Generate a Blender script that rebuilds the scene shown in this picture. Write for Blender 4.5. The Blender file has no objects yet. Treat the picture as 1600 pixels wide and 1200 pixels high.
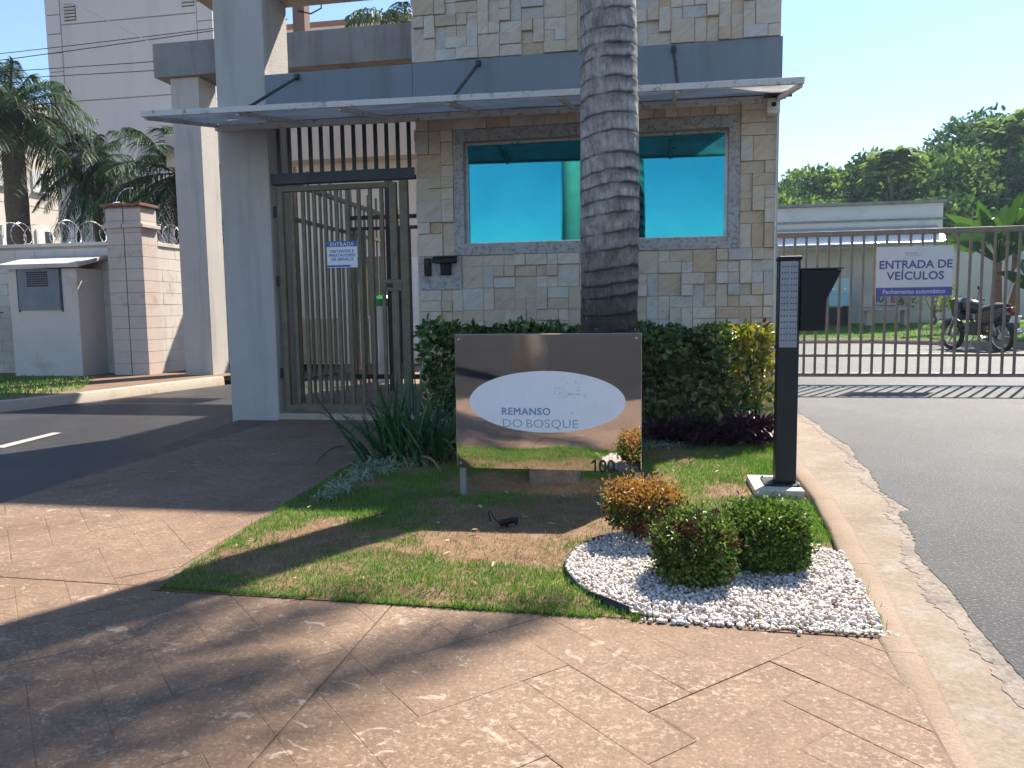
import bpy, math, random
import numpy as np
from mathutils import Vector, Matrix

random.seed(7)
rng = np.random.default_rng(11)
R = math.radians
SC = bpy.context.scene
COL = SC.collection

# ------------------------------------------------------------------ camera
cam_d = bpy.data.cameras.new('camera')
cam_d.lens = 27.0
cam_d.sensor_width = 36.0
cam_d.clip_start = 0.05
cam_d.clip_end = 3000
cam = bpy.data.objects.new('camera', cam_d)
COL.objects.link(cam)
cam.matrix_world = (Matrix.Translation((1.294, -6.981, 1.04)) @ Matrix.Rotation(R(10.5), 4, 'Z')
                    @ Matrix.Rotation(R(84.5), 4, 'X') @ Matrix.Rotation(-0.0138, 4, 'Z'))
SC.camera = cam

# ------------------------------------------------------------------ sky, sun, exposure
TO_SUN = Vector((0.385, 0.715, 1.0)).normalized()
SUN_EL = math.asin(TO_SUN.z)
SUN_AZ = math.atan2(TO_SUN.x, TO_SUN.y)
world = bpy.data.worlds.new('World')
SC.world = world
world.use_nodes = True
wn = world.node_tree
bg = wn.nodes['Background']
sky = wn.nodes.new('ShaderNodeTexSky')
sky.sky_type = 'NISHITA'
sky.sun_disc = False
sky.sun_elevation = SUN_EL
sky.sun_rotation = SUN_AZ
sky.altitude = 700
sky.air_density = 1.0
sky.dust_density = 0.3
sky.ozone_density = 3.0
wn.links.new(sky.outputs[0], bg.inputs[0])
bg.inputs[1].default_value = 0.098

sun_d = bpy.data.lights.new('sun', 'SUN')
sun_d.energy = 5.0
sun_d.angle = R(0.6)
sun_d.color = (1.0, 0.925, 0.81)
sun = bpy.data.objects.new('sun', sun_d)
COL.objects.link(sun)
sun.rotation_euler = TO_SUN.to_track_quat('Z', 'Y').to_euler()
sun.location = TO_SUN * 60

SC.view_settings.view_transform = 'Standard'
SC.view_settings.look = 'None'
SC.view_settings.exposure = 1.36
SC.view_settings.gamma = 1.0
SC.view_settings.use_curve_mapping = False

# ------------------------------------------------------------------ material helpers
def lin(h):
    h = h.lstrip('#')
    out = []
    for i in (0, 2, 4):
        c = int(h[i:i + 2], 16) / 255
        out.append(c / 12.92 if c <= 0.04045 else ((c + 0.055) / 1.055) ** 2.4)
    return tuple(out)

def c4(c):
    return (c[0], c[1], c[2], 1.0)

class NT:
    def __init__(s, name):
        s.m = bpy.data.materials.new(name)
        s.m.use_nodes = True
        s.t = s.m.node_tree
        s.b = s.t.nodes['Principled BSDF']
        s.out = s.t.nodes['Material Output']
    def n(s, typ, **kw):
        nd = s.t.nodes.new('ShaderNode' + typ)
        for k, v in kw.items():
            setattr(nd, k, v)
        return nd
    def l(s, a, b):
        s.t.links.new(a, b)
    def pos(s, scale=(1, 1, 1), obj=False, rot=(0, 0, 0)):
        mp = s.n('Mapping')
        mp.inputs['Scale'].default_value = scale
        mp.inputs['Rotation'].default_value = rot
        if obj:
            s.l(s.n('TexCoord').outputs['Object'], mp.inputs[0])
        else:
            s.l(s.n('NewGeometry').outputs['Position'], mp.inputs[0])
        return mp.outputs[0]
    def noise(s, vec, scale, detail=6, rough=0.6, dist=0.0):
        nd = s.n('TexNoise')
        nd.inputs['Scale'].default_value = scale
        nd.inputs['Detail'].default_value = detail
        nd.inputs['Roughness'].default_value = rough
        nd.inputs['Distortion'].default_value = dist
        s.l(vec, nd.inputs['Vector'])
        return nd.outputs['Fac']
    def ramp(s, fac, stops, interp='LINEAR'):
        nd = s.n('ValToRGB')
        cr = nd.color_ramp
        cr.interpolation = interp
        while len(cr.elements) < len(stops):
            cr.elements.new(0.5)
        for e, (p, c) in zip(cr.elements, stops):
            e.position = p
            e.color = c4(c) if not isinstance(c, (int, float)) else (c, c, c, 1)
        s.l(fac, nd.inputs[0])
        return nd.outputs[0]
    def mix(s, fac, a, b, mode='MIX'):
        nd = s.n('MixRGB', blend_type=mode)
        for i, v in enumerate((fac, a, b)):
            if isinstance(v, (int, float)):
                nd.inputs[i].default_value = v if i == 0 else (v, v, v, 1)
            elif isinstance(v, tuple):
                nd.inputs[i].default_value = c4(v)
            else:
                s.l(v, nd.inputs[i])
        return nd.outputs[0]
    def bump(s, height, strength=0.3, dist=0.01):
        nd = s.n('Bump')
        nd.inputs['Strength'].default_value = strength
        nd.inputs['Distance'].default_value = dist
        s.l(height, nd.inputs['Height'])
        s.l(nd.outputs[0], s.b.inputs['Normal'])
    def col(s, c):
        if isinstance(c, tuple):
            s.b.inputs['Base Color'].default_value = c4(c)
        else:
            s.l(c, s.b.inputs['Base Color'])
    def set(s, rough=0.8, metal=0.0, spec=0.3):
        s.b.inputs['Roughness'].default_value = rough
        s.b.inputs['Metallic'].default_value = metal
        s.b.inputs['Specular IOR Level'].default_value = spec

M = {}
def surf(name, c1, c2, scale=3.0, rough=0.85, bump=0.25, bscale=90, bdist=0.004, spec=0.25, metal=0.0,
         stain=None, sscale=1.2, slo=0.55, shi=0.75, stretch=(1, 1, 1), grain=0.25, gscale=160, speck=None):
    k = NT(name)
    p = k.pos()
    a = k.noise(p, scale, 5)
    c = k.ramp(a, [(0.3, c1), (0.7, c2)])
    if stain:
        f = k.ramp(k.noise(k.pos(stretch), sscale, 7, 0.65), [(slo, 0.0), (shi, 1.0)])
        c = k.mix(f, c, stain)
    g = k.noise(p, gscale, 3, 0.7)
    c = k.mix(grain, c, k.ramp(g, [(0.3, 0.55), (0.7, 1.25)]), 'MULTIPLY')
    if speck:
        c = k.mix(k.ramp(k.noise(p, 85, 2, 0.5), [(0.60, 0.0), (0.66, 0.85)]), c, speck)
        c = k.mix(k.ramp(k.noise(p, 60, 2, 0.5), [(0.34, 0.7), (0.42, 0.0)]), c, tuple(q * 0.12 for q in speck))
    k.col(c)
    k.set(rough, metal, spec)
    if bump:
        k.bump(k.noise(p, bscale, 4, 0.7), bump, bdist)
    M[name] = k.m
    return k.m

def plain(name, c, rough=0.5, metal=0.0, spec=0.4, var=0.12, vscale=6, bump=0.0):
    k = NT(name)
    p = k.pos()
    f = k.ramp(k.noise(p, vscale, 6, 0.65), [(0.3, 1 - var), (0.7, 1 + var)])
    k.col(k.mix(1.0, c, f, 'MULTIPLY'))
    k.set(rough, metal, spec)
    rr = k.ramp(k.noise(p, vscale * 2.3, 4), [(0.3, max(0.05, rough - 0.12)), (0.7, min(1, rough + 0.12))])
    k.l(rr, k.b.inputs['Roughness'])
    if bump:
        k.bump(k.noise(p, 120, 3), bump, 0.003)
    M[name] = k.m
    return k.m

def leafmat(name, cols, rough=0.5, trans=0.3, spec=0.35, tcol=None):
    k = NT(name)
    r = k.n('NewGeometry').outputs['Random Per Island']
    n = len(cols)
    c = k.ramp(r, [((i + 0.5) / n, cc) for i, cc in enumerate(cols)])
    v = k.ramp(k.noise(k.pos(), 2.5, 3), [(0.3, 0.75), (0.7, 1.2)])
    c = k.mix(1.0, c, v, 'MULTIPLY')
    k.col(c)
    k.set(rough, 0, spec)
    if trans > 0:
        t = k.n('BsdfTranslucent')
        k.l(k.mix(1.0, c, tcol or (1.25, 1.35, 0.6), 'MULTIPLY'), t.inputs[0])
        ms = k.n('MixShader')
        ms.inputs[0].default_value = trans
        k.l(k.b.outputs[0], ms.inputs[1])
        k.l(t.outputs[0], ms.inputs[2])
        k.l(ms.outputs[0], k.out.inputs[0])
    M[name] = k.m
    return k.m

# ------------------------------------------------------------------ object helpers
LOC = {}
def tag(o, label, cat, group=None):
    o['label'] = label
    o['category'] = cat
    if group:
        o['group'] = group
    return o

def struct(o, kind='structure'):
    o['kind'] = kind
    return o

def thing(name, label, cat, loc=(0, 0, 0), rotz=0.0, group=None):
    o = bpy.data.objects.new(name, None)
    o.empty_display_size = 0.2
    COL.objects.link(o)
    o.location = loc
    o.rotation_euler = (0, 0, rotz)
    LOC[o] = Matrix.Translation(loc) @ Matrix.Rotation(rotz, 4, 'Z')
    return tag(o, label, cat, group)

def put(o, parent=None, local=False):
    COL.objects.link(o)
    if parent is not None:
        o.parent = parent
        if parent in LOC and not local:
            o.matrix_parent_inverse = LOC[parent].inverted()
    return o

def fmesh(name, V, F, mats, parent=None, smooth=False, local=False, mi=None):
    V = np.ascontiguousarray(V, dtype=np.float32).reshape(-1, 3)
    F = np.ascontiguousarray(F, dtype=np.int32)
    me = bpy.data.meshes.new(name)
    me.vertices.add(len(V))
    me.vertices.foreach_set('co', V.ravel())
    k = F.shape[1]
    me.loops.add(F.size)
    me.loops.foreach_set('vertex_index', F.ravel())
    me.polygons.add(len(F))
    me.polygons.foreach_set('loop_start', np.arange(0, F.size, k, dtype=np.int32))
    me.polygons.foreach_set('loop_total', np.full(len(F), k, dtype=np.int32))
    if not isinstance(mats, (list, tuple)):
        mats = [mats]
    for m in mats:
        me.materials.append(M[m])
    if mi is not None:
        me.polygons.foreach_set('material_index', np.ascontiguousarray(mi, dtype=np.int32))
    if smooth:
        me.polygons.foreach_set('use_smooth', np.ones(len(F), dtype=bool))
    me.update(calc_edges=True)
    return put(bpy.data.objects.new(name, me), parent, local)

class MB:
    def __init__(s):
        s.v = []
        s.f = []
    def box(s, x0, y0, z0, x1, y1, z1):
        b = len(s.v)
        s.v += [(x0, y0, z0), (x1, y0, z0), (x1, y1, z0), (x0, y1, z0), (x0, y0, z1), (x1, y0, z1), (x1, y1, z1), (x0, y1, z1)]
        s.f += [tuple(b + i for i in q) for q in ((0, 3, 2, 1), (4, 5, 6, 7), (0, 1, 5, 4), (1, 2, 6, 5), (2, 3, 7, 6), (3, 0, 4, 7))]
        return s
    def obox(s, c, ax, ay, az):
        b = len(s.v)
        c = Vector(c); ax = Vector(ax); ay = Vector(ay); az = Vector(az)
        for k in (-1, 1):
            for i, j in ((-1, -1), (1, -1), (1, 1), (-1, 1)):
                s.v.append(tuple(c + ax * i + ay * j + az * k))
        s.f += [tuple(b + i for i in q) for q in ((0, 3, 2, 1), (4, 5, 6, 7), (0, 1, 5, 4), (1, 2, 6, 5), (2, 3, 7, 6), (3, 0, 4, 7))]
        return s
    def prism(s, poly, z0, z1, top=None):
        # poly counter-clockwise in x,y
        b = len(s.v); n = len(poly)
        s.v += [(x, y, z0) for x, y in poly]
        tp = top or poly
        s.v += [(x, y, z1) for x, y in tp]
        s.f.append(tuple(b + n - 1 - i for i in range(n)))
        s.f.append(tuple(b + n + i for i in range(n)))
        for i in range(n):
            j = (i + 1) % n
            s.f.append((b + i, b + j, b + n + j, b + n + i))
        return s
    def prism_ax(s, poly, a0, a1, axis):
        # poly in the two other axes, extruded along axis (0 = x, 1 = y)
        b = len(s.v); n = len(poly)
        for a in (a0, a1):
            for u, v in poly:
                s.v.append((a, u, v) if axis == 0 else (u, a, v))
        s.f.append(tuple(b + i for i in range(n)))
        s.f.append(tuple(b + 2 * n - 1 - i for i in range(n)))
        for i in range(n):
            j = (i + 1) % n
            s.f.append((b + j, b + i, b + n + i, b + n + j))
        return s
    def tube(s, pts, r, n=8, cap=True):
        pts = [Vector(p) for p in pts]
        m = len(pts)
        rs = r if isinstance(r, (list, tuple)) else [r] * m
        b = len(s.v)
        up = Vector((0, 0, 1))
        d0 = (pts[1] - pts[0]).normalized()
        if abs(d0.z) > 0.95:
            up = Vector((1, 0, 0))
        for i, p in enumerate(pts):
            d = (pts[min(i + 1, m - 1)] - pts[max(i - 1, 0)])
            d = d.normalized() if d.length > 1e-9 else d0
            x = d.cross(up)
            if x.length < 1e-4:
                x = d.cross(Vector((0, 1, 0)))
            x.normalize()
            y = x.cross(d).normalized()
            up = y
            for k in range(n):
                a = 2 * math.pi * k / n
                s.v.append(tuple(p + x * (math.cos(a) * rs[i]) + y * (math.sin(a) * rs[i])))
        for i in range(m - 1):
            for k in range(n):
                k2 = (k + 1) % n
                s.f.append((b + i * n + k, b + i * n + k2, b + (i + 1) * n + k2, b + (i + 1) * n + k))
        if cap:
            s.f.append(tuple(b + n - 1 - k for k in range(n)))
            s.f.append(tuple(b + (m - 1) * n + k for k in range(n)))
        return s
    def lathe(s, prof, c=(0, 0, 0), n=20, axis='z'):
        b = len(s.v)
        for r, h in prof:
            for k in range(n):
                a = 2 * math.pi * k / n
                p = (r * math.cos(a), r * math.sin(a), h)
                if axis == 'x':
                    p = (h, r * math.cos(a), r * math.sin(a))
                elif axis == 'y':
                    p = (r * math.cos(a), h, r * math.sin(a))
                s.v.append((p[0] + c[0], p[1] + c[1], p[2] + c[2]))
        for i in range(len(prof) - 1):
            for k in range(n):
                k2 = (k + 1) % n
                s.f.append((b + i * n + k, b + i * n + k2, b + (i + 1) * n + k2, b + (i + 1) * n + k))
        s.f.append(tuple(b + n - 1 - k for k in range(n)))
        s.f.append(tuple(b + (len(prof) - 1) * n + k for k in range(n)))
        return s
    def build(s, name, mat, parent=None, smooth=False, bevel=0.0, local=False, segs=2):
        me = bpy.data.meshes.new(name)
        me.from_pydata(s.v, [], s.f)
        me.materials.append(M[mat])
        if smooth:
            for p in me.polygons:
                p.use_smooth = True
        me.update()
        o = put(bpy.data.objects.new(name, me), parent, local)
        if bevel:
            md = o.modifiers.new('bevel', 'BEVEL')
            md.width = bevel
            md.segments = segs
            md.limit_method = 'ANGLE'
            md.angle_limit = R(40)
        return o

def box(name, mat, parent, x0, y0, z0, x1, y1, z1, bevel=0.0, local=False):
    return MB().box(x0, y0, z0, x1, y1, z1).build(name, mat, parent, bevel=bevel, local=local)

def sheet(name, poly, z, mat, parent=None):
    # poly counter-clockwise, flat polygon
    me = bpy.data.meshes.new(name)
    me.from_pydata([(p[0], p[1], p[2] if len(p) > 2 else z) for p in poly], [], [tuple(range(len(poly)))])
    me.materials.append(M[mat])
    return put(bpy.data.objects.new(name, me), parent)

def text(name, body, mat, parent, size, loc, rot=(R(90), 0, 0), align='LEFT', extrude=0.001, offset=0.0, spacing=1.0, xs=1.0, bold=0.0):
    cu = bpy.data.curves.new(name, 'FONT')
    cu.body = body
    cu.size = size
    cu.align_x = align
    cu.extrude = extrude
    cu.offset = offset
    cu.bevel_depth = bold
    cu.bevel_resolution = 0
    cu.space_character = spacing
    cu.resolution_u = 4
    tmp = bpy.data.objects.new('tmp_text', cu)
    COL.objects.link(tmp)
    dg = bpy.context.evaluated_depsgraph_get()
    dg.update()
    me = bpy.data.meshes.new_from_object(tmp.evaluated_get(dg))
    bpy.data.objects.remove(tmp)
    mw = Matrix.Translation(loc) @ Vector_euler(rot) @ Matrix.Diagonal((xs, 1, 1, 1))
    me.transform(mw)
    me.materials.clear()
    me.materials.append(M[mat])
    me.name = name
    return put(bpy.data.objects.new(name, me), parent)

def Vector_euler(rot):
    from mathutils import Euler
    return Euler(rot).to_matrix().to_4x4()

# ---- numpy value noise
_tab = rng.random((256, 256))
def vnoise(x, y, s):
    x = np.asarray(x) * s + 37.3
    y = np.asarray(y) * s + 11.7
    xi = np.floor(x).astype(int); yi = np.floor(y).astype(int)
    fx = x - xi; fy = y - yi
    fx = fx * fx * (3 - 2 * fx); fy = fy * fy * (3 - 2 * fy)
    g = lambda i, j: _tab[(xi + i) % 256, (yi + j) % 256]
    return (g(0, 0) * (1 - fx) + g(1, 0) * fx) * (1 - fy) + (g(0, 1) * (1 - fx) + g(1, 1) * fx) * fy
def fbm(x, y, s, o=4):
    t = 0; a = 0.5
    for i in range(o):
        t = t + a * vnoise(x, y, s * 2 ** i); a *= 0.5
    return t / (1 - 0.5 ** o)

def unit(v):
    return v / np.maximum(np.linalg.norm(v, axis=-1, keepdims=True), 1e-9)
def rand_dirs(n, up=0.0):
    v = rng.normal(size=(n, 3))
    v = unit(v)
    v[:, 2] += up
    return unit(v)

def leaves(P, D, Nr, L, W, fold=0.25, shape=0.42):
    """oval leaves folded along the midrib: 6 verts, 2 quads each"""
    P = np.asarray(P); n = len(P)
    D = unit(D)
    S = unit(np.cross(D, Nr))
    U = np.cross(S, D)
    L = np.broadcast_to(np.asarray(L, float), (n,))[:, None]
    W = np.broadcast_to(np.asarray(W, float), (n,))[:, None]
    h = W * fold
    V = np.stack([P,
                  P + D * L * 0.28 + S * W * shape + U * h * 0.8, P + D * L * 0.68 + S * W * shape * 0.92 + U * h,
                  P + D * L - U * h * 0.6,
                  P + D * L * 0.68 - S * W * shape * 0.92 + U * h, P + D * L * 0.28 - S * W * shape + U * h * 0.8], axis=1)
    b = np.arange(n)[:, None] * 6
    F = np.concatenate([b + np.array([0, 1, 2, 3]), b + np.array([0, 3, 4, 5])], axis=0)
    return V.reshape(-1, 3), F

def straps(P, D, L, W, droop, nseg=4, side=None, taper=0.12):
    """strap leaves curving down: (nseg+1)*2 verts each"""
    P = np.asarray(P, float); n = len(P)
    D = unit(np.asarray(D, float))
    L = np.broadcast_to(np.asarray(L, float), (n,))[:, None]
    W = np.broadcast_to(np.asarray(W, float), (n,))[:, None]
    dr = np.broadcast_to(np.asarray(droop, float), (n,))[:, None]
    if side is None:
        side = unit(np.cross(D, np.array([0, 0, 1.0])) + rng.normal(size=(n, 3)) * 0.25)
    rows = []
    for i in range(nseg + 1):
        t = i / nseg
        c = P + D * L * t * (1 - 0.25 * dr * t) + np.array([0, 0, -1.0]) * dr * L * t * t
        w = W * (1 - t ** 2.2) + W * taper
        if i == 0:
            w = W * 0.7
        rows.append(np.stack([c - side * w * 0.5, c + side * w * 0.5], axis=1))
    V = np.stack(rows, axis=1)          # n, nseg+1, 2, 3
    b = np.arange(n)[:, None] * (nseg + 1) * 2
    F = np.concatenate([b + np.array([2 * i, 2 * i + 1, 2 * i + 3, 2 * i + 2]) for i in range(nseg)], axis=0)
    return V.reshape(-1, 3), F

def merge(parts):
    vs = []; fs = []; o = 0
    for V, F in parts:
        vs.append(V); fs.append(F + o); o += len(V)
    return np.concatenate(vs), np.concatenate(fs)

def inpoly(x, y, poly):
    x = np.asarray(x); y = np.asarray(y)
    r = np.zeros(x.shape, bool)
    n = len(poly)
    for i in range(n):
        x1, y1 = poly[i]; x2, y2 = poly[(i + 1) % n]
        c = ((y1 > y) != (y2 > y)) & (x < (x2 - x1) * (y - y1) / (y2 - y1 + 1e-12) + x1)
        r ^= c
    return r
# ------------------------------------------------------------------ materials
surf('earth', (0.16, 0.10, 0.065), (0.22, 0.14, 0.09), 1.5, 0.95, 0.4, 40, 0.01)
surf('soil', (0.15, 0.080, 0.046), (0.24, 0.145, 0.088), 6, 0.95, 0.6, 70, 0.012, stain=(0.25, 0.165, 0.10), sscale=14, slo=0.5, shi=0.7)
surf('asphalt', (0.020, 0.0195, 0.021), (0.033, 0.032, 0.033), 0.8, 0.55, 1.0, 70, 0.014, spec=0.4, grain=0.85, gscale=65,
     stain=(0.065, 0.062, 0.06), sscale=0.7, slo=0.45, shi=0.75, speck=(0.17, 0.165, 0.16))
surf('asphalt_left', (0.024, 0.023, 0.024), (0.034, 0.032, 0.032), 0.9, 0.5, 0.7, 80, 0.008, spec=0.35, grain=0.7, gscale=70,
     stain=(0.075, 0.066, 0.06), sscale=0.8, slo=0.5, shi=0.85)
surf('street_asphalt', (0.026, 0.026, 0.029), (0.036, 0.035, 0.036), 0.6, 1.0, 0.3, 200, 0.005, spec=0.0, grain=0.5)
surf('gutter', (0.195, 0.150, 0.109), (0.26, 0.21, 0.16), 1.6, 0.9, 0.5, 70, 0.008, stain=(0.26, 0.225, 0.19), sscale=5, slo=0.5, shi=0.66, grain=0.55, gscale=55)
surf('broken_edge', (0.20, 0.17, 0.145), (0.30, 0.25, 0.205), 5, 0.95, 0.9, 45, 0.012, stain=(0.13, 0.12, 0.115), sscale=16, slo=0.54, shi=0.64, grain=0.7, gscale=60)
surf('kerb', (0.225, 0.163, 0.113), (0.29, 0.22, 0.162), 3.0, 0.9, 0.6, 60, 0.010, stain=(0.28, 0.20, 0.14), sscale=5, slo=0.55, shi=0.75, grain=0.4)
surf('kerb_old', (0.40, 0.33, 0.26), (0.50, 0.43, 0.35), 2.5, 0.9, 0.3, 80, 0.006, stain=(0.34, 0.19, 0.11), sscale=2.5, slo=0.5, shi=0.75, grain=0.35)
surf('concrete_pad', (0.55, 0.47, 0.38), (0.62, 0.55, 0.47), 6, 0.9, 0.3, 120, 0.004, grain=0.3)
surf('joint', (0.12, 0.085, 0.062), (0.19, 0.135, 0.10), 8, 0.95, 0.3, 60, 0.004)

def stamped():
    k = NT('stamped_concrete')
    p = k.pos()
    big = k.noise(p, 0.9, 5)
    c = k.ramp(big, [(0.3, (0.160, 0.098, 0.062)), (0.55, (0.200, 0.128, 0.083)), (0.75, (0.230, 0.156, 0.104))])
    mid = k.noise(p, 7, 8, 0.7)
    c = k.mix(0.55, c, k.ramp(mid, [(0.3, 0.62), (0.7, 1.3)]), 'MULTIPLY')
    # pale worn scabs where the colour hardener has flaked off
    area = k.ramp(k.noise(k.pos((1, 1, 1)), 1.7, 4, 0.6), [(0.42, 0.0), (0.62, 1.0)])
    fl = k.ramp(k.noise(k.pos((1.0, 1.25, 1), rot=(0, 0, 0.5)), 38, 9, 0.7, 0.9), [(0.53, 0.0), (0.60, 0.8)])
    c = k.mix(k.mix(1.0, area, fl, 'MULTIPLY'), c, (0.34, 0.265, 0.19))
    fl3 = k.ramp(k.noise(k.pos((1.0, 1.3, 1), rot=(0, 0, 0.9)), 11, 10, 0.68, 0.8), [(0.60, 0.0), (0.635, 0.75)])
    ar3 = k.ramp(k.noise(k.pos(), 0.75, 3), [(0.36, 0.0), (0.54, 1.0)])
    c = k.mix(k.mix(1.0, fl3, ar3, 'MULTIPLY'), c, (0.41, 0.33, 0.25))
    fl2 = k.ramp(k.noise(p, 75, 6, 0.7, 0.4), [(0.58, 0.0), (0.63, 0.7)])
    c = k.mix(fl2, c, (0.36, 0.28, 0.21))
    dk = k.ramp(k.noise(k.pos(), 3.1, 7, 0.7), [(0.56, 0.0), (0.72, 0.55)])
    c = k.mix(dk, c, (0.115, 0.08, 0.06))
    gr = k.ramp(k.noise(p, 95, 4, 0.75), [(0.3, 0.62), (0.7, 1.28)])
    c = k.mix(0.8, c, gr, 'MULTIPLY')
    k.col(c)
    k.set(0.78, 0, 0.3)
    hb = k.mix(0.5, mid, k.noise(p, 60, 6, 0.7))
    k.bump(hb, 0.55, 0.012)
    M['stamped'] = k.m
stamped()

surf('stucco', (0.50, 0.462, 0.425), (0.57, 0.53, 0.485), 1.5, 0.92, 1.0, 75, 0.010, stain=(0.35, 0.32, 0.29), sscale=1.3, slo=0.5, shi=0.8, stretch=(3.5, 3.5, 0.35), grain=0.3, gscale=220)
surf('stucco_warm', (0.55, 0.46, 0.37), (0.60, 0.52, 0.43), 1.5, 0.92, 0.5, 150, 0.006, stain=(0.40, 0.33, 0.27), sscale=1.5, slo=0.52, shi=0.8, stretch=(3, 3, 0.4), grain=0.25)
surf('grey_paint', (0.21, 0.237, 0.262), (0.24, 0.267, 0.292), 1.8, 0.85, 0.3, 180, 0.004, stain=(0.17, 0.18, 0.185), sscale=1.6, slo=0.5, shi=0.8, stretch=(3, 3, 0.3), grain=0.18)
surf('grey_concrete', (0.22, 0.215, 0.21), (0.30, 0.29, 0.28), 1.5, 0.9, 0.3, 140, 0.004, stain=(0.13, 0.125, 0.125), sscale=1.5, slo=0.48, shi=0.75, stretch=(3, 3, 0.25), grain=0.2)
surf('brown_soffit', (0.20, 0.13, 0.10), (0.25, 0.165, 0.13), 2, 0.9, 0.2)
surf('wall_paint', (0.56, 0.505, 0.455), (0.63, 0.57, 0.515), 1.5, 0.9, 0.3, 110, 0.004, stain=(0.40, 0.27, 0.19), sscale=2.2, slo=0.58, shi=0.85, grain=0.2)
surf('block_paint', (0.55, 0.50, 0.445), (0.63, 0.57, 0.505), 2.5, 0.9, 0.45, 100, 0.006, stain=(0.40, 0.29, 0.22), sscale=2.6, slo=0.56, shi=0.8, grain=0.25)
surf('pier_paint', (0.55, 0.455, 0.40), (0.61, 0.51, 0.45), 2.5, 0.9, 0.45, 100, 0.006, stain=(0.38, 0.25, 0.19), sscale=2.6, slo=0.56, shi=0.8, grain=0.25)
surf('mortar', (0.36, 0.325, 0.295), (0.42, 0.38, 0.35), 4, 0.95, 0.3)
surf('terracotta', (0.22, 0.10, 0.065), (0.30, 0.15, 0.10), 9, 0.9, 0.4, 60, 0.01, grain=0.4)
surf('tower_paint', (0.58, 0.545, 0.50), (0.63, 0.595, 0.545), 0.3, 0.9, 0.15, 40, 0.004, stain=(0.46, 0.44, 0.42), sscale=0.5, slo=0.5, shi=0.8, stretch=(2, 2, 0.3), grain=0.08, gscale=30)
surf('cream_paint', (0.60, 0.54, 0.46), (0.66, 0.60, 0.52), 0.4, 0.9, 0.15, 40, 0.004, grain=0.08, gscale=30)
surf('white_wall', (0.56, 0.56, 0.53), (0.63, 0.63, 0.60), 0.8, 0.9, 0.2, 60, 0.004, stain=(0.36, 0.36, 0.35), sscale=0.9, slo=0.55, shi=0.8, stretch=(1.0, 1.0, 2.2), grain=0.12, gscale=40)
surf('shade_wall', (0.45, 0.43, 0.39), (0.52, 0.50, 0.46), 0.8, 0.9, 0.2, 60, 0.004, grain=0.12, gscale=40)  # duller wall tone with shade put into the colour
surf('bench_concrete', (0.34, 0.33, 0.30), (0.42, 0.41, 0.38), 3, 0.9, 0.3, 80)
surf('granite', (0.36, 0.35, 0.335), (0.45, 0.43, 0.41), 10, 0.45, 0.05, 90, 0.001, spec=0.5, stain=(0.20, 0.205, 0.21), sscale=30, slo=0.5, shi=0.62, grain=0.7, gscale=120)
surf('block_conc', (0.17, 0.13, 0.11), (0.30, 0.26, 0.23), 14, 0.95, 0.8, 50, 0.02, grain=0.5, gscale=80)

def stone():
    k = NT('sandstone')
    r = k.n('ObjectInfo').outputs['Random']
    base = k.ramp(r, [(0.0, (0.56, 0.47, 0.36)), (0.16, (0.61, 0.535, 0.435)), (0.34, (0.62, 0.565, 0.485)), (0.5, (0.55, 0.45, 0.33)),
                      (0.62, (0.63, 0.55, 0.445)), (0.74, (0.52, 0.395, 0.265)), (0.86, (0.58, 0.545, 0.49)), (0.97, (0.48, 0.455, 0.42))])
    ofs = k.n('VectorMath', operation='MULTIPLY_ADD')
    k.l(k.pos(rot=(0, 0.6, 0)), ofs.inputs[0])
    ofs.inputs[1].default_value = (1, 1, 1)
    cm = k.n('CombineXYZ')
    m1 = k.n('Math', operation='MULTIPLY'); m1.inputs[1].default_value = 57.0
    k.l(r, m1.inputs[0])
    for i in range(3):
        k.l(m1.outputs[0], cm.inputs[i])
    k.l(cm.outputs[0], ofs.inputs[2])
    v = ofs.outputs[0]
    st = k.n('Mapping'); st.inputs['Scale'].default_value = (2.2, 2.2, 9)
    k.l(v, st.inputs[0])
    vein = k.ramp(k.noise(st.outputs[0], 2.2, 8, 0.65, 1.2), [(0.34, (0.80, 0.75, 0.69)), (0.5, (1, 1, 1)), (0.68, (1.10, 1.10, 1.1))])
    c = k.mix(0.75, base, vein, 'MULTIPLY')
    blot = k.ramp(k.noise(v, 5.5, 6, 0.6, 0.4), [(0.58, 0.0), (0.70, 0.6)])
    c = k.mix(blot, c, (0.46, 0.365, 0.255))
    c = k.mix(0.5, c, k.ramp(k.noise(k.pos(), 140, 4, 0.7), [(0.3, 0.78), (0.7, 1.15)]), 'MULTIPLY')
    k.col(c)
    k.set(0.8, 0, 0.3)
    k.bump(k.noise(k.pos(), 55, 6, 0.7), 0.35, 0.006)
    M['stone'] = k.m
stone()

plain('olive_metal', (0.150, 0.125, 0.078), 0.45, 0.2, 0.5, 0.25, 9)
plain('gate_metal', (0.19, 0.155, 0.118), 0.5, 0.2, 0.5, 0.2, 9)
plain('dark_metal', (0.030, 0.034, 0.040), 0.45, 0.2, 0.5, 0.3, 7)
plain('beam_metal', (0.045, 0.053, 0.066), 0.5, 0.1, 0.45, 0.2, 6)
plain('black_plastic', (0.006, 0.007, 0.008), 0.5, 0.0, 0.3, 0.25, 20)
plain('charcoal_metal', (0.015, 0.017, 0.019), 0.42, 0.0, 0.35, 0.25, 5)
plain('perf_plate', (0.26, 0.28, 0.31), 0.45, 0.1, 0.45, 0.1, 12)
plain('galv', (0.42, 0.43, 0.44), 0.4, 0.85, 0.5, 0.15, 12)
plain('razor', (0.55, 0.55, 0.56), 0.35, 0.9, 0.5, 0.2, 30)
plain('alu', (0.55, 0.55, 0.56), 0.35, 0.6, 0.5, 0.08, 10)
plain('white_paint', (0.70, 0.70, 0.68), 0.5, 0, 0.4, 0.07, 8)
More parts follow.
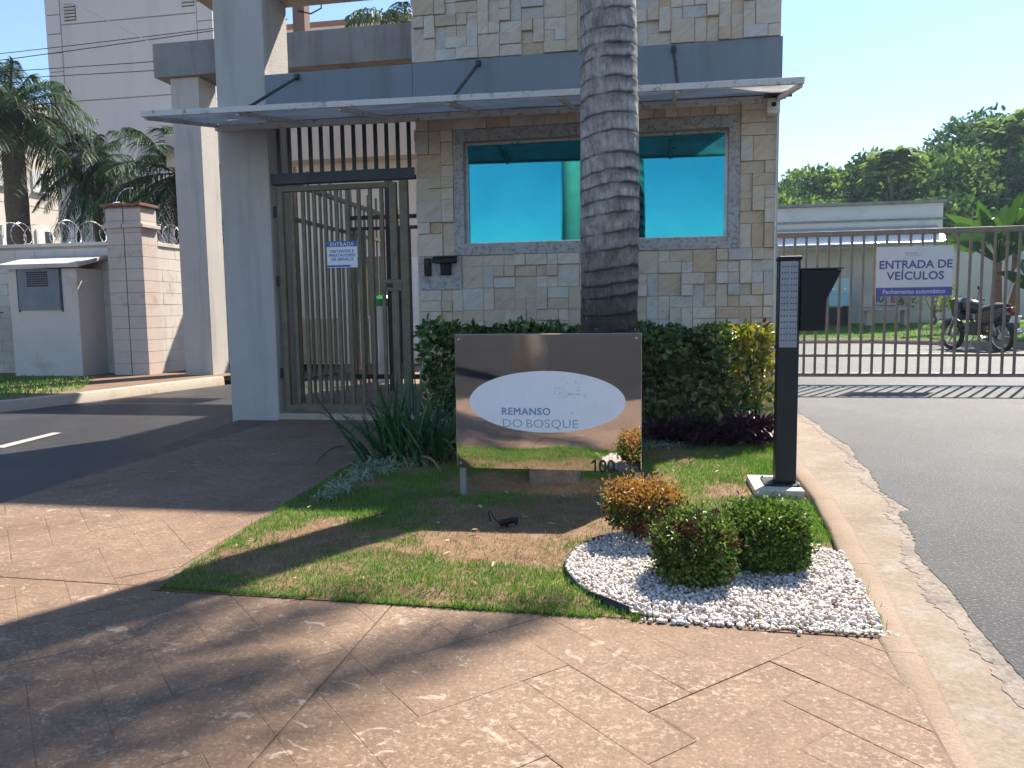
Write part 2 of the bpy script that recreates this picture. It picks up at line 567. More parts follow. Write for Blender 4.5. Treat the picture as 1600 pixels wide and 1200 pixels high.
plain('cctv_white', (0.66, 0.64, 0.60), 0.4, 0, 0.5, 0.05, 20)
plain('sign_white', (0.78, 0.80, 0.84), 0.35, 0, 0.4, 0.03, 8)
plain('board_white', (0.60, 0.60, 0.62), 0.4, 0, 0.4, 0.04, 8)
plain('sign_purple', (0.085, 0.085, 0.30), 0.4, 0, 0.4, 0.05, 8)
plain('ink_purple', (0.10, 0.10, 0.24), 0.45, 0, 0.4, 0.05, 8)
plain('ink_grey', (0.36, 0.37, 0.40), 0.5, 0, 0.3, 0.1, 8)
plain('sign_blue', (0.045, 0.13, 0.42), 0.4, 0, 0.4, 0.05, 8)
plain('ink_blue', (0.17, 0.29, 0.43), 0.45, 0, 0.4, 0.05, 8)
plain('ink_slate', (0.20, 0.30, 0.40), 0.45, 0, 0.4, 0.05, 8)
plain('number_black', (0.015, 0.014, 0.013), 0.35, 0, 0.5, 0.1, 20)
plain('meter_door', (0.145, 0.165, 0.19), 0.5, 0.1, 0.45, 0.12, 4)
plain('rubber', (0.012, 0.012, 0.012), 0.75, 0, 0.3, 0.2, 20)
plain('moto_black', (0.012, 0.013, 0.018), 0.3, 0.0, 0.5, 0.2, 12)
plain('chrome', (0.6, 0.6, 0.6), 0.15, 1.0, 0.5, 0.05, 10)
plain('red_plastic', (0.30, 0.012, 0.012), 0.3, 0, 0.5, 0.1, 10)
plain('bench_blue', (0.04, 0.06, 0.22), 0.6, 0, 0.3, 0.15, 10)
plain('bench_red', (0.33, 0.05, 0.06), 0.6, 0, 0.3, 0.15, 10)
plain('pale_blue', (0.30, 0.50, 0.56), 0.45, 0, 0.4, 0.06, 4)
plain('pale_cyan', (0.20, 0.45, 0.54), 0.45, 0, 0.4, 0.06, 4)
plain('green_plastic', (0.01, 0.30, 0.06), 0.4, 0, 0.4, 0.1, 10)
plain('cable', (0.018, 0.018, 0.02), 0.6, 0, 0.3, 0.1, 5)
plain('cable_white', (0.6, 0.58, 0.55), 0.6, 0, 0.3, 0.1, 5)
plain('road_paint', (0.36, 0.33, 0.29), 0.8, 0, 0.3, 0.25, 20, 0.2)
plain('edging', (0.02, 0.022, 0.02), 0.6, 0, 0.4, 0.3, 10)
plain('interior', (0.05, 0.05, 0.05), 0.9, 0, 0.2, 0.1, 3)
plain('dark_glass', (0.03, 0.04, 0.05), 0.08, 0, 0.6, 0.1, 3)
plain('pole', (0.66, 0.55, 0.42), 0.9, 0, 0.2, 0.12, 5)

def special():
    k = NT('mirror_steel')
    k.set(0.035, 1.0, 0.5)
    k.col(k.ramp(k.noise(k.pos(), 5, 4), [(0.3, (0.56, 0.55, 0.55)), (0.7, (0.61, 0.60, 0.60))]))
    k.bump(k.noise(k.pos((1.0, 1, 1.6)), 3.2, 1, 0.4), 0.03, 0.06)
    M['mirror_steel'] = k.m
    k = NT('blue_glass')
    k.set(0.03, 1.0, 0.5)
    k.col(k.ramp(k.noise(k.pos(), 2.0, 3), [(0.3, (0.024, 0.255, 0.29)), (0.7, (0.036, 0.30, 0.335))]))
    k.bump(k.noise(k.pos(), 1.3, 1, 0.4), 0.03, 0.05)
    M['blue_glass'] = k.m
    k = NT('polycarbonate')
    c = k.mix(k.ramp(k.noise(k.pos((1, 1, 1)), 3, 7, 0.65), [(0.4, 0.0), (0.75, 0.8)]), (0.74, 0.74, 0.74), (0.38, 0.37, 0.36))
    k.col(c)
    k.set(0.45, 0, 0.4)
    t = k.n('BsdfTranslucent'); k.l(c, t.inputs[0])
    ms = k.n('MixShader'); ms.inputs[0].default_value = 0.65
    k.l(k.b.outputs[0], ms.inputs[1]); k.l(t.outputs[0], ms.inputs[2]); k.l(ms.outputs[0], k.out.inputs[0])
    M['polycarbonate'] = k.m
    surf('awning_frame', (0.56, 0.55, 0.53), (0.66, 0.65, 0.63), 4, 0.6, 0.15, 90, 0.003, stain=(0.20, 0.18, 0.16), sscale=14, slo=0.55, shi=0.7, grain=0.3)
    k = NT('roof_metal')
    k.col((0.80, 0.82, 0.84)); k.set(0.24, 0.8, 0.5)
    k.bump(k.noise(k.pos((1, 0.2, 0.2)), 3, 2), 0.15, 0.02)
    M['roof_metal'] = k.m
    # palm bark
    k = NT('palm_bark')
    p = k.pos((1, 1, 0.33))
    a = k.noise(p, 34, 8, 0.7)
    c = k.ramp(a, [(0.30, (0.17, 0.158, 0.148)), (0.5, (0.35, 0.33, 0.312)), (0.72, (0.52, 0.495, 0.47))])
    b2 = k.ramp(k.noise(k.pos(), 9, 7, 0.7, 0.5), [(0.36, 0.58), (0.6, 1.15)])
    c = k.mix(0.85, c, b2, 'MULTIPLY')
    # rings: thin dark leaf scars
    sx = k.n('SeparateXYZ'); k.l(k.pos(), sx.inputs[0])
    wob = k.n('Math', operation='MULTIPLY_ADD'); wob.inputs[1].default_value = 0.05
    k.l(k.noise(k.pos(), 5, 3), wob.inputs[0]); k.l(sx.outputs[2], wob.inputs[2])
    zz = k.ramp(sx.outputs[2], [(0.0, 1.0), (1.0, 0.0)])
    at = k.n('Attribute'); at.attribute_name = 'scar'
    c = k.mix(at.outputs['Fac'], c, (0.042, 0.038, 0.038))
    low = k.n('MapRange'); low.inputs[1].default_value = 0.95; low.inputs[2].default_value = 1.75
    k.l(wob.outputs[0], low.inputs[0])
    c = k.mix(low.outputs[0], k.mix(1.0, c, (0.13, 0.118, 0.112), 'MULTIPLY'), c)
    lich = k.ramp(k.noise(k.pos(), 38, 3, 0.5), [(0.68, 0.0), (0.715, 1.0)])
    inv = k.n('Math', operation='SUBTRACT'); inv.inputs[0].default_value = 1.0; k.l(low.outputs[0], inv.inputs[1])
    area = k.ramp(k.noise(k.pos(), 3.0, 2), [(0.45, 0.15), (0.6, 1.0)])
    lm = k.mix(1.0, k.mix(1.0, lich, inv.outputs[0], 'MULTIPLY'), area, 'MULTIPLY')
    c = k.mix(lm, c, (0.48, 0.50, 0.46))
    k.col(c); k.set(0.9, 0, 0.2)
    k.bump(k.mix(0.5, a, k.noise(k.pos(), 90, 5, 0.7)), 0.8, 0.012)
    M['palm_bark'] = k.m
    surf('ring_scar', (0.045, 0.042, 0.042), (0.10, 0.095, 0.09), 14, 0.95, 0.6, 80, 0.01, grain=0.5)
    k = NT('pebble')
    r = k.n('NewGeometry').outputs['Random Per Island']
    c = k.ramp(r, [(0.0, (0.46, 0.41, 0.37)), (0.15, (0.62, 0.565, 0.515)), (0.6, (0.70, 0.655, 0.61)), (0.85, (0.58, 0.49, 0.42)), (0.98, (0.40, 0.30, 0.23))])
    k.col(k.mix(0.6, c, k.ramp(k.noise(k.pos(), 60, 4), [(0.3, 0.8), (0.7, 1.1)]), 'MULTIPLY'))
    k.set(0.65, 0, 0.35)
    M['pebble'] = k.m
special()

surf('bank_turf', (0.06, 0.11, 0.02), (0.10, 0.155, 0.035), 3, 0.95, 0.4, 40, 0.02, grain=0.3, gscale=30)
surf('bark', (0.09, 0.065, 0.05), (0.16, 0.12, 0.095), 9, 0.95, 0.7, 40, 0.02, grain=0.4, gscale=60)
surf('palm_stem', (0.10, 0.075, 0.06), (0.17, 0.13, 0.105), 9, 0.95, 0.7, 30, 0.02, grain=0.4, gscale=50)
leafmat('grass_blade', [(0.05, 0.155, 0.018), (0.08, 0.21, 0.026), (0.115, 0.25, 0.036), (0.16, 0.27, 0.05)], 0.55, 0.35)
leafmat('dry_blade', [(0.29, 0.22, 0.115), (0.38, 0.30, 0.165), (0.22, 0.15, 0.08), (0.19, 0.18, 0.06)], 0.7, 0.2, tcol=(1.1, 1.0, 0.8))
leafmat('hedge_leaf', [(0.018, 0.055, 0.013), (0.034, 0.095, 0.020), (0.060, 0.14, 0.026), (0.11, 0.18, 0.038), (0.20, 0.24, 0.065)], 0.38, 0.22, 0.5)
leafmat('hedge_pale', [(0.17, 0.19, 0.06), (0.25, 0.25, 0.09), (0.10, 0.14, 0.04), (0.24, 0.22, 0.12)], 0.4, 0.25, 0.45)
leafmat('croton_leaf', [(0.38, 0.33, 0.035), (0.28, 0.28, 0.03), (0.10, 0.18, 0.02), (0.45, 0.38, 0.06)], 0.35, 0.3, 0.45, tcol=(1.2, 1.1, 0.5))
leafmat('purple_leaf', [(0.030, 0.010, 0.020), (0.055, 0.018, 0.034), (0.020, 0.012, 0.018), (0.085, 0.025, 0.045)], 0.4, 0.15, 0.45, tcol=(1.3, 0.9, 0.9))
leafmat('box_leaf', [(0.045, 0.095, 0.018), (0.085, 0.155, 0.026), (0.13, 0.205, 0.034), (0.18, 0.25, 0.05)], 0.42, 0.25, 0.4)
leafmat('box_orange', [(0.46, 0.22, 0.045), (0.56, 0.31, 0.08), (0.34, 0.16, 0.04), (0.44, 0.33, 0.11)], 0.55, 0.25, 0.3, tcol=(1.1, 1.0, 0.7))
leafmat('box_brown', [(0.12, 0.05, 0.025), (0.17, 0.075, 0.04), (0.08, 0.04, 0.022)], 0.7, 0.1, 0.2, tcol=(1, 1, 1))
leafmat('strap_leaf', [(0.018, 0.060, 0.022), (0.026, 0.085, 0.030), (0.042, 0.115, 0.040), (0.075, 0.150, 0.055)], 0.4, 0.2, 0.5)
leafmat('strap_dry', [(0.30, 0.23, 0.13), (0.24, 0.19, 0.11), (0.20, 0.21, 0.08)], 0.7, 0.2, 0.2, tcol=(1, 1, 0.8))
leafmat('liriope_leaf', [(0.16, 0.24, 0.15), (0.32, 0.40, 0.30), (0.11, 0.19, 0.09), (0.48, 0.54, 0.43)], 0.5, 0.2, 0.35)
leafmat('palm_leaf', [(0.018, 0.048, 0.020), (0.028, 0.070, 0.026), (0.042, 0.092, 0.03), (0.06, 0.105, 0.04)], 0.55, 0.2, 0.25)
leafmat('tree_leaf', [(0.028, 0.068, 0.024), (0.042, 0.095, 0.026), (0.065, 0.125, 0.035), (0.10, 0.155, 0.05)], 0.75, 0.3, 0.12)
leafmat('tree_leaf_light', [(0.10, 0.165, 0.05), (0.14, 0.21, 0.065), (0.20, 0.26, 0.10)], 0.7, 0.35, 0.12)
leafmat('banana_leaf', [(0.045, 0.105, 0.025), (0.07, 0.14, 0.03), (0.035, 0.085, 0.022)], 0.4, 0.3, 0.45)
leafmat('litter', [(0.42, 0.33, 0.20), (0.50, 0.42, 0.30), (0.30, 0.20, 0.11)], 0.7, 0.1, 0.2, tcol=(1, 1, 0.9))
# ------------------------------------------------------------------ ground, drives, pavement
struct(sheet('ground', [(-1500, -1500), (1500, -1500), (1500, 1500), (-1500, 1500)], -0.30, 'earth'))

def jag(a, b, n, amp, seed):
    r = random.Random(seed)
    n *= 4
    return [(a[0] + (b[0] - a[0]) * i / n + 5 * amp * (float(fbm(seed * 0.013, a[1] + (b[1] - a[1]) * i / n, 3.0, 5)) - 0.5) + r.uniform(-0.5, 0.5) * amp, a[1] + (b[1] - a[1]) * i / n) for i in range(n)]

struct(sheet('street', [(-90, -62), (90, -62), (90, -7.75), (-90, -7.75)], -0.10, 'street_asphalt'))
# left driveway, slightly lower than the pavement
struct(sheet('driveway', [(-2.2, -7.75), (-2.34, -3.4), (-2.46, -2.4), (-2.74, -0.25), (-2.8, 0.5), (-2.7, 20), (-5.0, 20), (-5.35, 4.4), (-5.75, 3.0),
                          (-5.95, 2.0), (-6.2, 1.1), (-6.6, 0.2), (-7.6, -1.0), (-10, -2.4), (-16, -3.2), (-16, -7.75)], -0.085, 'asphalt_left'))
struct(sheet('lane_marking', [(-4.33, -1.35), (-4.21, -1.35), (-4.33, -0.55), (-4.43, -0.55)], -0.080, 'road_paint'))
struct(sheet('lane_marking', [(-4.10, -3.2), (-3.98, -3.2), (-4.16, -1.95), (-4.27, -1.95)], -0.080, 'road_paint'))
# right driveway with a ragged asphalt edge
edge = []
for a, b, n, am in (((2.30, -7.75), (2.36, -4.6), 26, 0.006), ((2.36, -4.6), (2.44, -3.54), 14, 0.008), ((2.44, -3.54), (2.60, -2.63), 14, 0.02), ((2.60, -2.63), (2.79, -0.79), 20, 0.03),
                    ((2.79, -0.79), (2.78, 1.4), 14, 0.02)):
    edge += jag(a, b, n, am, len(edge))
right_poly = edge + [(2.50, 2.2), (2.36, 3.0), (2.36, 16.4), (4.5, 16.8), (7.5, 16.6), (9.0, 15.0), (10.6, 13.2), (16, 10.5), (24, 10), (24, -7.75)]
struct(sheet('driveway', right_poly[::-1], -0.058, 'asphalt'))
struct(sheet('gutter', [(1.98, -7.75), (2.5, -7.75), (2.62, -3.6), (2.95, -2.2), (3.0, 2.6), (2.33, 2.6), (2.30, -0.6), (2.22, -2.0), (2.20, -2.8), (2.12, -3.8), (2.05, -4.6)], -0.063, 'gutter'))
be = [(x - 0.03 - 0.16 * max(0.0, float(fbm(0.3, y, 3.5, 5)) - 0.3) + random.uniform(-0.012, 0.012), y) for x, y in edge]
struct(sheet('broken_edge', be + [(x + 0.08, y) for x, y in edge][::-1], -0.0608, 'broken_edge'))
struct(box('gutter_joint', 'joint', None, 2.17, -3.552, -0.09, 2.43, -3.545, -0.0645))
# kerb along the planting bed, cast in lengths
kp = [(2.27, 0.0), (2.25, -1.1), (2.185, -2.0), (2.175, -2.85), (2.10, -3.85), (2.035, -4.6), (1.99, -5.2), (1.96, -6.0), (1.95, -7.0)]
kz = [0.055, 0.055, 0.05, 0.045, 0.03, 0.005, -0.02, -0.045, -0.055]
for i in range(len(kp) - 1):
    (xa, ya), (xb, yb) = kp[i], kp[i + 1]
    n = 4
    w = 0.058
    V = []
    for j in range(n + 1):
        t = j / n * 0.997
        x = xa + (xb - xa) * t; y = ya + (yb - ya) * t; z = kz[i] + (kz[i + 1] - kz[i]) * t
        x += 0.004 * math.sin(y * 9); z += 0.003 * math.sin(y * 13)
        prof = [(-w, -0.2), (-w, z - 0.012), (-w + 0.012, z), (w - 0.03, z), (w - 0.008, z - 0.012), (w + 0.012, -0.2)]
        V += [(x + px, y, pz) for px, pz in prof]
    F = []
    for j in range(n):
        for q in range(5):
            F.append((j * 6 + q, (j + 1) * 6 + q, (j + 1) * 6 + q + 1, j * 6 + q + 1))
    o = fmesh('kerbstone', np.array(V), np.array(F)[:, ::-1], 'kerb')
    struct(o)
# ---- left kerb and verge
lk = [(-16, -3.0), (-10, -2.2), (-7.55, -0.75), (-6.55, 0.45), (-6.25, 1.1), (-6.0, 1.95), (-5.82, 2.9), (-5.5, 4.3)]
V = []
for i, (x, y) in enumerate(lk):
    x0, y0 = lk[max(0, i - 1)]; x1, y1 = lk[min(len(lk) - 1, i + 1)]
    d = Vector((x1 - x0, y1 - y0)).normalized(); nn = Vector((-d.y, d.x))
    for off, z in ((0.0, -0.2), (0.02, 0.025), (0.04, 0.04), (0.15, 0.04), (0.15, -0.2)):
        V.append((x + nn.x * off, y + nn.y * off, z))
F = [(i * 5 + q, i * 5 + q + 1, (i + 1) * 5 + q + 1, (i + 1) * 5 + q) for i in range(len(lk) - 1) for q in range(4)]
struct(fmesh('kerb', np.array(V), np.array(F), 'kerb_old'))
verge = [(-16, -2.9), (-10, -2.1), (-7.6, -0.65), (-6.65, 0.5), (-6.35, 1.1), (-6.1, 1.95), (-5.95, 2.9), (-5.6, 4.5), (-5.5, 7), (-16, 9)]
struct(sheet('verge', verge, 0.03, 'earth'))
# ---- stamped pavement: herringbone planks at 45 degrees, clipped by the slab joints
def clip(poly, reg):
    out = poly
    n = len(reg)
    for i in range(n):
        ax, ay = reg[i]; bx, by = reg[(i + 1) % n]
        inp = out; out = []
        if not inp:
            return []
        for j in range(len(inp)):
            p = inp[j]; q = inp[(j + 1) % len(inp)]
            sp = (bx - ax) * (p[1] - ay) - (by - ay) * (p[0] - ax)
            sq = (bx - ax) * (q[1] - ay) - (by - ay) * (q[0] - ax)
            if sp >= 0:
                out.append(p)
            if (sp >= 0) != (sq >= 0):
                t = sp / (sp - sq)
                out.append((p[0] + (q[0] - p[0]) * t, p[1] + (q[1] - p[1]) * t))
    return out
def area(p):
    return 0.5 * abs(sum(p[i][0] * p[(i + 1) % len(p)][1] - p[(i + 1) % len(p)][0] * p[i][1] for i in range(len(p))))
bed = sheet('pavement', [(-2.32, -7.7), (1.93, -7.7), (1.93, -6), (1.99, -4.85), (2.02, -4.46), (-0.56, -4.42), (-0.66, -3.2), (-0.80, -1.4), (-0.86, -0.05), (-2.74, -0.05), (-2.73, -0.3), (-2.44, -2.4), (-2.32, -3.4)], -0.007, 'joint')
struct(bed)
regs = [[(-2.33, -4.375), (-0.555, -4.405), (-0.66, -3.2), (-0.80, -1.4), (-0.88, -0.0), (-2.72, -0.0), (-2.72, -0.3), (-2.44, -2.4), (-2.33, -3.4)],
        [(-2.31, -5.75), (0.375, -5.75), (0.375, -4.42), (-0.5, -4.41), (-2.31, -4.385)],
        [(0.382, -5.75), (1.945, -5.75), (1.985, -4.85), (2.015, -4.435), (0.382, -4.42)]]
w = 0.165; g = 0.0009; n3 = 3
ca = math.sqrt(0.5)
for reg in regs:
    for kk in range(-60, 61):
        for mm in range(-14, 15):
            for hv in (0, 1):
                u0 = kk + n3 * mm; v0 = kk - n3 * mm
                if hv == 0:
                    rc = (u0, v0, u0 + n3, v0 + 1)
                else:
                    rc = (u0, v0 + 1, u0 + 1, v0 + 1 + n3)
                a, b, c, d = [q * w for q in rc]
                cx = (a + c) / 2; cy = (b + d) / 2
                X = (cx - cy) * ca; Y = (cx + cy) * ca - 4.0
                if not (-3.2 < X < 2.5 and -6.2 < Y < 0.5):
                    continue
                g = random.choice((0.0012, 0.0006, 0.0003)) if (X > 0.85 and Y < -4.6) else 0.0003
                pts = [(a + g, b + g), (c - g, b + g), (c - g, d - g), (a + g, d - g)]
                pl = clip([((x - y) * ca, (x + y) * ca - 4.0) for x, y in pts], reg)
                if len(pl) < 3 or area(pl) < 0.0008:
                    continue
                mb = MB()
                ctr = (sum(p[0] for p in pl) / len(pl), sum(p[1] for p in pl) / len(pl))
                tp = [(ctr[0] + (p[0] - ctr[0]) * 0.985, ctr[1] + (p[1] - ctr[1]) * 0.985) for p in pl]
                z = random.uniform(-0.0008, 0.0008)
                mb = MB()
                # V-shaped stamped joint: the plank edge slopes down over some millimetres
                cw = random.choice((0.003, 0.006, 0.009)) if (X > 0.85 and Y < -4.6) else random.choice((0.002, 0.003, 0.005))
                dp = cw * random.uniform(0.18, 0.42)

                m_ = len(pl)
                inner = []
                for i_ in range(m_):
                    p0 = Vector(pl[i_ - 1]); p1 = Vector(pl[i_]); p2 = Vector(pl[(i_ + 1) % m_])
                    e1 = (p1 - p0); e2 = (p2 - p1)
                    if e1.length < 1e-5 or e2.length < 1e-5:
                        inner.append((p1.x, p1.y)); continue
                    n1 = Vector((-e1.y, e1.x)).normalized(); n2 = Vector((-e2.y, e2.x)).normalized()
                    bs = n1 + n2
                    bs = bs / max(0.35, bs.length_squared / 2)
                    inner.append((p1.x + bs.x * cw, p1.y + bs.y * cw))
                zt = -0.0022 + z
                mb.v = [(x, y, -0.03) for x, y in pl] + [(x, y, zt - dp) for x, y in pl] + [(x, y, zt) for x, y in inner]
                for i_ in range(m_):
                    j_ = (i_ + 1) % m_
                    mb.f += [(i_, j_, m_ + j_, m_ + i_), (m_ + i_, m_ + j_, 2 * m_ + j_, 2 * m_ + i_)]
                mb.f.append(tuple(2 * m_ + i_ for i_ in range(m_)))
                o = mb.build('plank', 'stamped', bed)
                pass
# slab beyond the frame, behind the viewer
struct(sheet('pavement_edge', [(-2.31, -7.7), (1.93, -7.7), (1.945, -5.755), (-2.31, -5.755)], -0.0035, 'stamped'))
# threshold and passage floor behind the gate
struct(box('threshold', 'kerb_old', None, -2.36, 0.0, -0.05, -0.86, 0.24, 0.055, 0.008))
struct(sheet('passage_floor', [(-2.9, 0.24), (-0.86, 0.24), (-0.86, 9), (-2.9, 9)], 0.05, 'stamped'))
# ---- garden bed soil
lawn = [(-0.56, -4.43), (2.02, -4.478), (2.06, -4.2), (2.12, -2.8), (2.2, -1.1), (2.22, -0.02), (-0.86, -0.02), (-0.80, -1.4), (-0.66, -3.2)]
nx, ny = 70, 110
xs = np.linspace(-0.9, 2.25, nx); ys = np.linspace(-4.49, -0.02, ny)
X, Y = np.meshgrid(xs, ys)
Zs = 0.006 + 0.03 * (fbm(X, Y, 1.5) - 0.4) + 0.014 * (fbm(X, Y, 9) - 0.5)
dist = np.minimum(np.minimum(Y + 4.46, 2.1 - X), X + 0.75)
Zs = np.where(dist < 0.10, 0.0006, Zs)
idx = np.arange(nx * ny).reshape(ny, nx)
Fq = np.stack([idx[:-1, :-1], idx[:-1, 1:], idx[1:, 1:], idx[1:, :-1]], -1).reshape(-1, 4)
cx = X.ravel()[Fq].mean(1); cy = Y.ravel()[Fq].mean(1)
keep = inpoly(cx, cy, lawn)
struct(fmesh('garden_bed', np.stack([X, Y, Zs], -1), Fq[keep], 'soil', smooth=True))
def soil_z(x, y):
    z = 0.006 + 0.03 * (fbm(x, y, 1.5) - 0.4) + 0.014 * (fbm(x, y, 9) - 0.5)
    return np.where(np.minimum(np.minimum(np.asarray(y) + 4.46, 2.1 - np.asarray(x)), np.asarray(x) + 0.75) < 0.10, 0.0006, z)

# gravel bed outline
gc = (1.50, -3.92)
def gravel_poly():
    pts = []
    for i in range(60):
        a = R(60) + R(176) * i / 59           # from back right round the left to the front
        pts.append((1.55 + 0.60 * math.cos(a), -3.95 + 0.56 * math.sin(a)))
    return pts
garc = gravel_poly()
gpoly = garc + [(1.32, -4.455), (2.01, -4.468), (2.04, -4.1), (2.06, -3.72), (1.98, -3.62)]

# ---- lawn grass
def dryness(x, y):
    d = 0.09 + 1.6 * (fbm(x, y, 2.6, 4) - 0.5) + 0.7 * (fbm(x, y, 9, 3) - 0.5)
    for bx, by, r, a in ((0.70, -3.80, 0.30, 0.45), (0.25, -3.85, 0.28, 0.22), (0.55, -3.25, 0.38, 0.42), (0.85, -2.6, 0.35, 0.40), (-0.30, -3.75, 0.22, 0.22),
                         (1.28, -2.30, 0.16, 0.40), (1.45, -1.9, 0.16, 0.3), (1.55, -0.75, 0.5, 0.6), (0.2, -1.0, 0.6, 0.5), (1.6, -2.75, 0.15, 0.25), (0.1, -3.2, 0.3, 0.15),
                         (1.7, -2.0, 0.5, -0.28), (0.6, -4.38, 0.6, -0.30), (-0.45, -4.3, 0.3, -0.25), (1.95, -3.1, 0.3, -0.5), (-0.2, -2.9, 0.3, -0.2)):
        d = d + a * np.exp(-((x - bx) ** 2 + (y - by) ** 2) / r ** 2)
    return d
n = 230000
gx = rng.uniform(-0.85, 2.2, n); gy = rng.uniform(-4.475, -0.4, n)
k = inpoly(gx, gy, lawn) & ~inpoly(gx, gy, gpoly)
k &= ~((gx > 1.82) & (gx < 2.21) & (gy > -2.70) & (gy < -2.27))
k &= ~((gy > -1.0) & (rng.random(n) < 0.97))
gx = gx[k]; gy = gy[k]
dr = dryness(gx, gy)
live = rng.random(len(gx)) < np.clip(0.68 - 3.0 * dr, 0.07, 0.98)
tt = rng.random(len(gx))
edge_b = np.minimum(np.minimum(gy + 4.46, 2.12 - gx), 0.3)
def blades(x, y, hh, w, lean):
    n = len(x)
    a = rng.uniform(0, 2 * np.pi, n)
    d = np.stack([np.cos(a) * lean, np.sin(a) * lean, np.ones(n)], -1)
    P = np.stack([x, y, soil_z(x, y) - 0.004], -1)
    sd = unit(np.stack([-np.sin(a + rng.normal(size=n)), np.cos(a + rng.normal(size=n)), np.zeros(n)], -1))
    return straps(P, d, hh, w, 0.35 * rng.random(n), 2, sd, 0.1)
g1 = live
# longer grass leaning over the bed edges
ne = 5200
te = rng.random(ne)
ex = np.where(te < 0.62, rng.uniform(-0.56, 1.25, ne), np.where(te < 0.85, 0, 2.06)); ey = np.where(te < 0.62, 0, rng.uniform(-4.44, -1.6, ne))
ey = np.where(te < 0.62, -4.432 - 0.0186 * (ex + 0.56) + np.abs(rng.normal(0, 0.012, ne)), ey)
ex = np.where((te >= 0.62) & (te < 0.85), np.interp(ey, [-4.43, -3.2, -1.4], [-0.56, -0.66, -0.80]) + np.abs(rng.normal(0, 0.012, ne)), ex)
ex = np.where(te >= 0.85, np.interp(ey, [-4.2, -2.8, -1.1], [2.05, 2.11, 2.19]) - np.abs(rng.normal(0, 0.015, ne)), ex)
ok_ = ~inpoly(ex, ey, gpoly) & (fbm(ex, ey, 4, 2) > 0.36)
ex = ex[ok_]; ey = ey[ok_]; ne = len(ex)
ae = rng.uniform(0, 6.283, ne)
Ve, Fe = straps(np.stack([ex, ey, np.full(ne, -0.002)], -1), np.stack([np.cos(ae) * 0.5, np.sin(ae) * 0.5 - 0.25, np.ones(ne)], -1), rng.uniform(0.014, 0.036, ne), rng.uniform(0.002, 0.0036, ne), rng.uniform(0.1, 0.5, ne), 2)
hh = rng.uniform(0.012, 0.030, g1.sum()) * (1.0 + 0.9 * fbm(gx[g1], gy[g1], 3.0)) * np.where(gx[g1] > 1.9, 1.35, 1.0)
V1, F1 = blades(gx[g1], gy[g1], hh, rng.uniform(0.0020, 0.0038, g1.sum()), rng.uniform(0.1, 0.9, g1.sum()))
V1, F1 = merge([(V1, F1), (Ve, Fe)])
o = fmesh('grass', V1, F1, 'grass_blade')
struct(o, 'stuff'); tag(o, 'patchy short green lawn grass around the steel name sign', 'grass')
g2 = ~live & (tt < np.clip(0.25 + 1.6 * (fbm(gx + 5, gy, 5, 3) - 0.25), 0.12, 0.9))
V2, F2 = blades(gx[g2], gy[g2], rng.uniform(0.012, 0.032, g2.sum()), rng.uniform(0.002, 0.0038, g2.sum()), rng.uniform(0.5, 2.2, g2.sum()))
o = fmesh('dry_grass', V2, F2, 'dry_blade')
struct(o, 'stuff'); tag(o, 'dry straw coloured grass in bare patches of the lawn', 'dry grass')
# verge grass on the far left
n = 14000
vx = rng.uniform(-11, -6.1, n); vy = rng.uniform(-2.5, 4.3, n)
k = inpoly(vx, vy, [(-10.5, -2.0), (-7.6, -0.6), (-6.7, 0.45), (-6.45, 1.1), (-6.4, 2.2), (-7.6, 4.0), (-11, 4.2)])
vx = vx[k]; vy = vy[k]
a = rng.uniform(0, 6.28, len(vx))
V3, F3 = straps(np.stack([vx, vy, np.full(len(vx), 0.03)], -1), np.stack([np.cos(a) * 0.4, np.sin(a) * 0.4, np.ones(len(vx))], -1), rng.uniform(0.05, 0.11, len(vx)), 0.012, 0.2, 2)
o = fmesh('verge_grass', V3, F3, 'grass_blade')
struct(o, 'stuff'); tag(o, 'green grass strip between kerb and meter cabinet', 'grass')
# leaf litter
n = 60
lx = rng.uniform(-0.5, 2.0, n); ly = rng.uniform(-4.35, -2.0, n)
k = inpoly(lx, ly, lawn) & ~inpoly(lx, ly, gpoly)
lx = lx[k]; ly = ly[k]
dd = rand_dirs(len(lx)); dd[:, 2] *= 0.15
Vl, Fl = leaves(np.stack([lx, ly, soil_z(lx, ly) + 0.028], -1), dd, np.tile([0, 0, 1.0], (len(lx), 1)) + rng.normal(size=(len(lx), 3)) * 0.3, rng.uniform(0.02, 0.055, len(lx)), rng.uniform(0.008, 0.016, len(lx)))
o = fmesh('leaf_litter', Vl, Fl, 'litter')
struct(o, 'stuff'); tag(o, 'scattered dry fallen leaves on the lawn', 'leaves')

# ---- white pebbles
t = (1 + 5 ** 0.5) / 2
ico_v = unit(np.array([(-1, t, 0), (1, t, 0), (-1, -t, 0), (1, -t, 0), (0, -1, t), (0, 1, t), (0, -1, -t), (0, 1, -t), (t, 0, -1), (t, 0, 1), (-t, 0, -1), (-t, 0, 1)], float))
ico_f = np.array([(0, 11, 5), (0, 5, 1), (0, 1, 7), (0, 7, 10), (0, 10, 11), (1, 5, 9), (5, 11, 4), (11, 10, 2), (10, 7, 6), (7, 1, 8), (3, 9, 4), (3, 4, 2), (3, 2, 6), (3, 6, 8), (3, 8, 9), (4, 9, 5), (2, 4, 11), (6, 2, 10), (8, 6, 7), (9, 8, 1)])
struct(sheet('gravel_base', [(1.5 + (x - 1.5) * 0.985, -3.95 + (y + 3.95) * 0.985) for x, y in gpoly], 0.0055, 'pebble'))
n = 17000
px = rng.uniform(0.93, 2.08, n); py = rng.uniform(-4.475, -3.36, n)
k = inpoly(px, py, gpoly)
px = px[k]; py = py[k]
spx = rng.uniform(1.25, 2.05, 150); spy = -4.462 - np.abs(rng.normal(0, 0.012, 150))
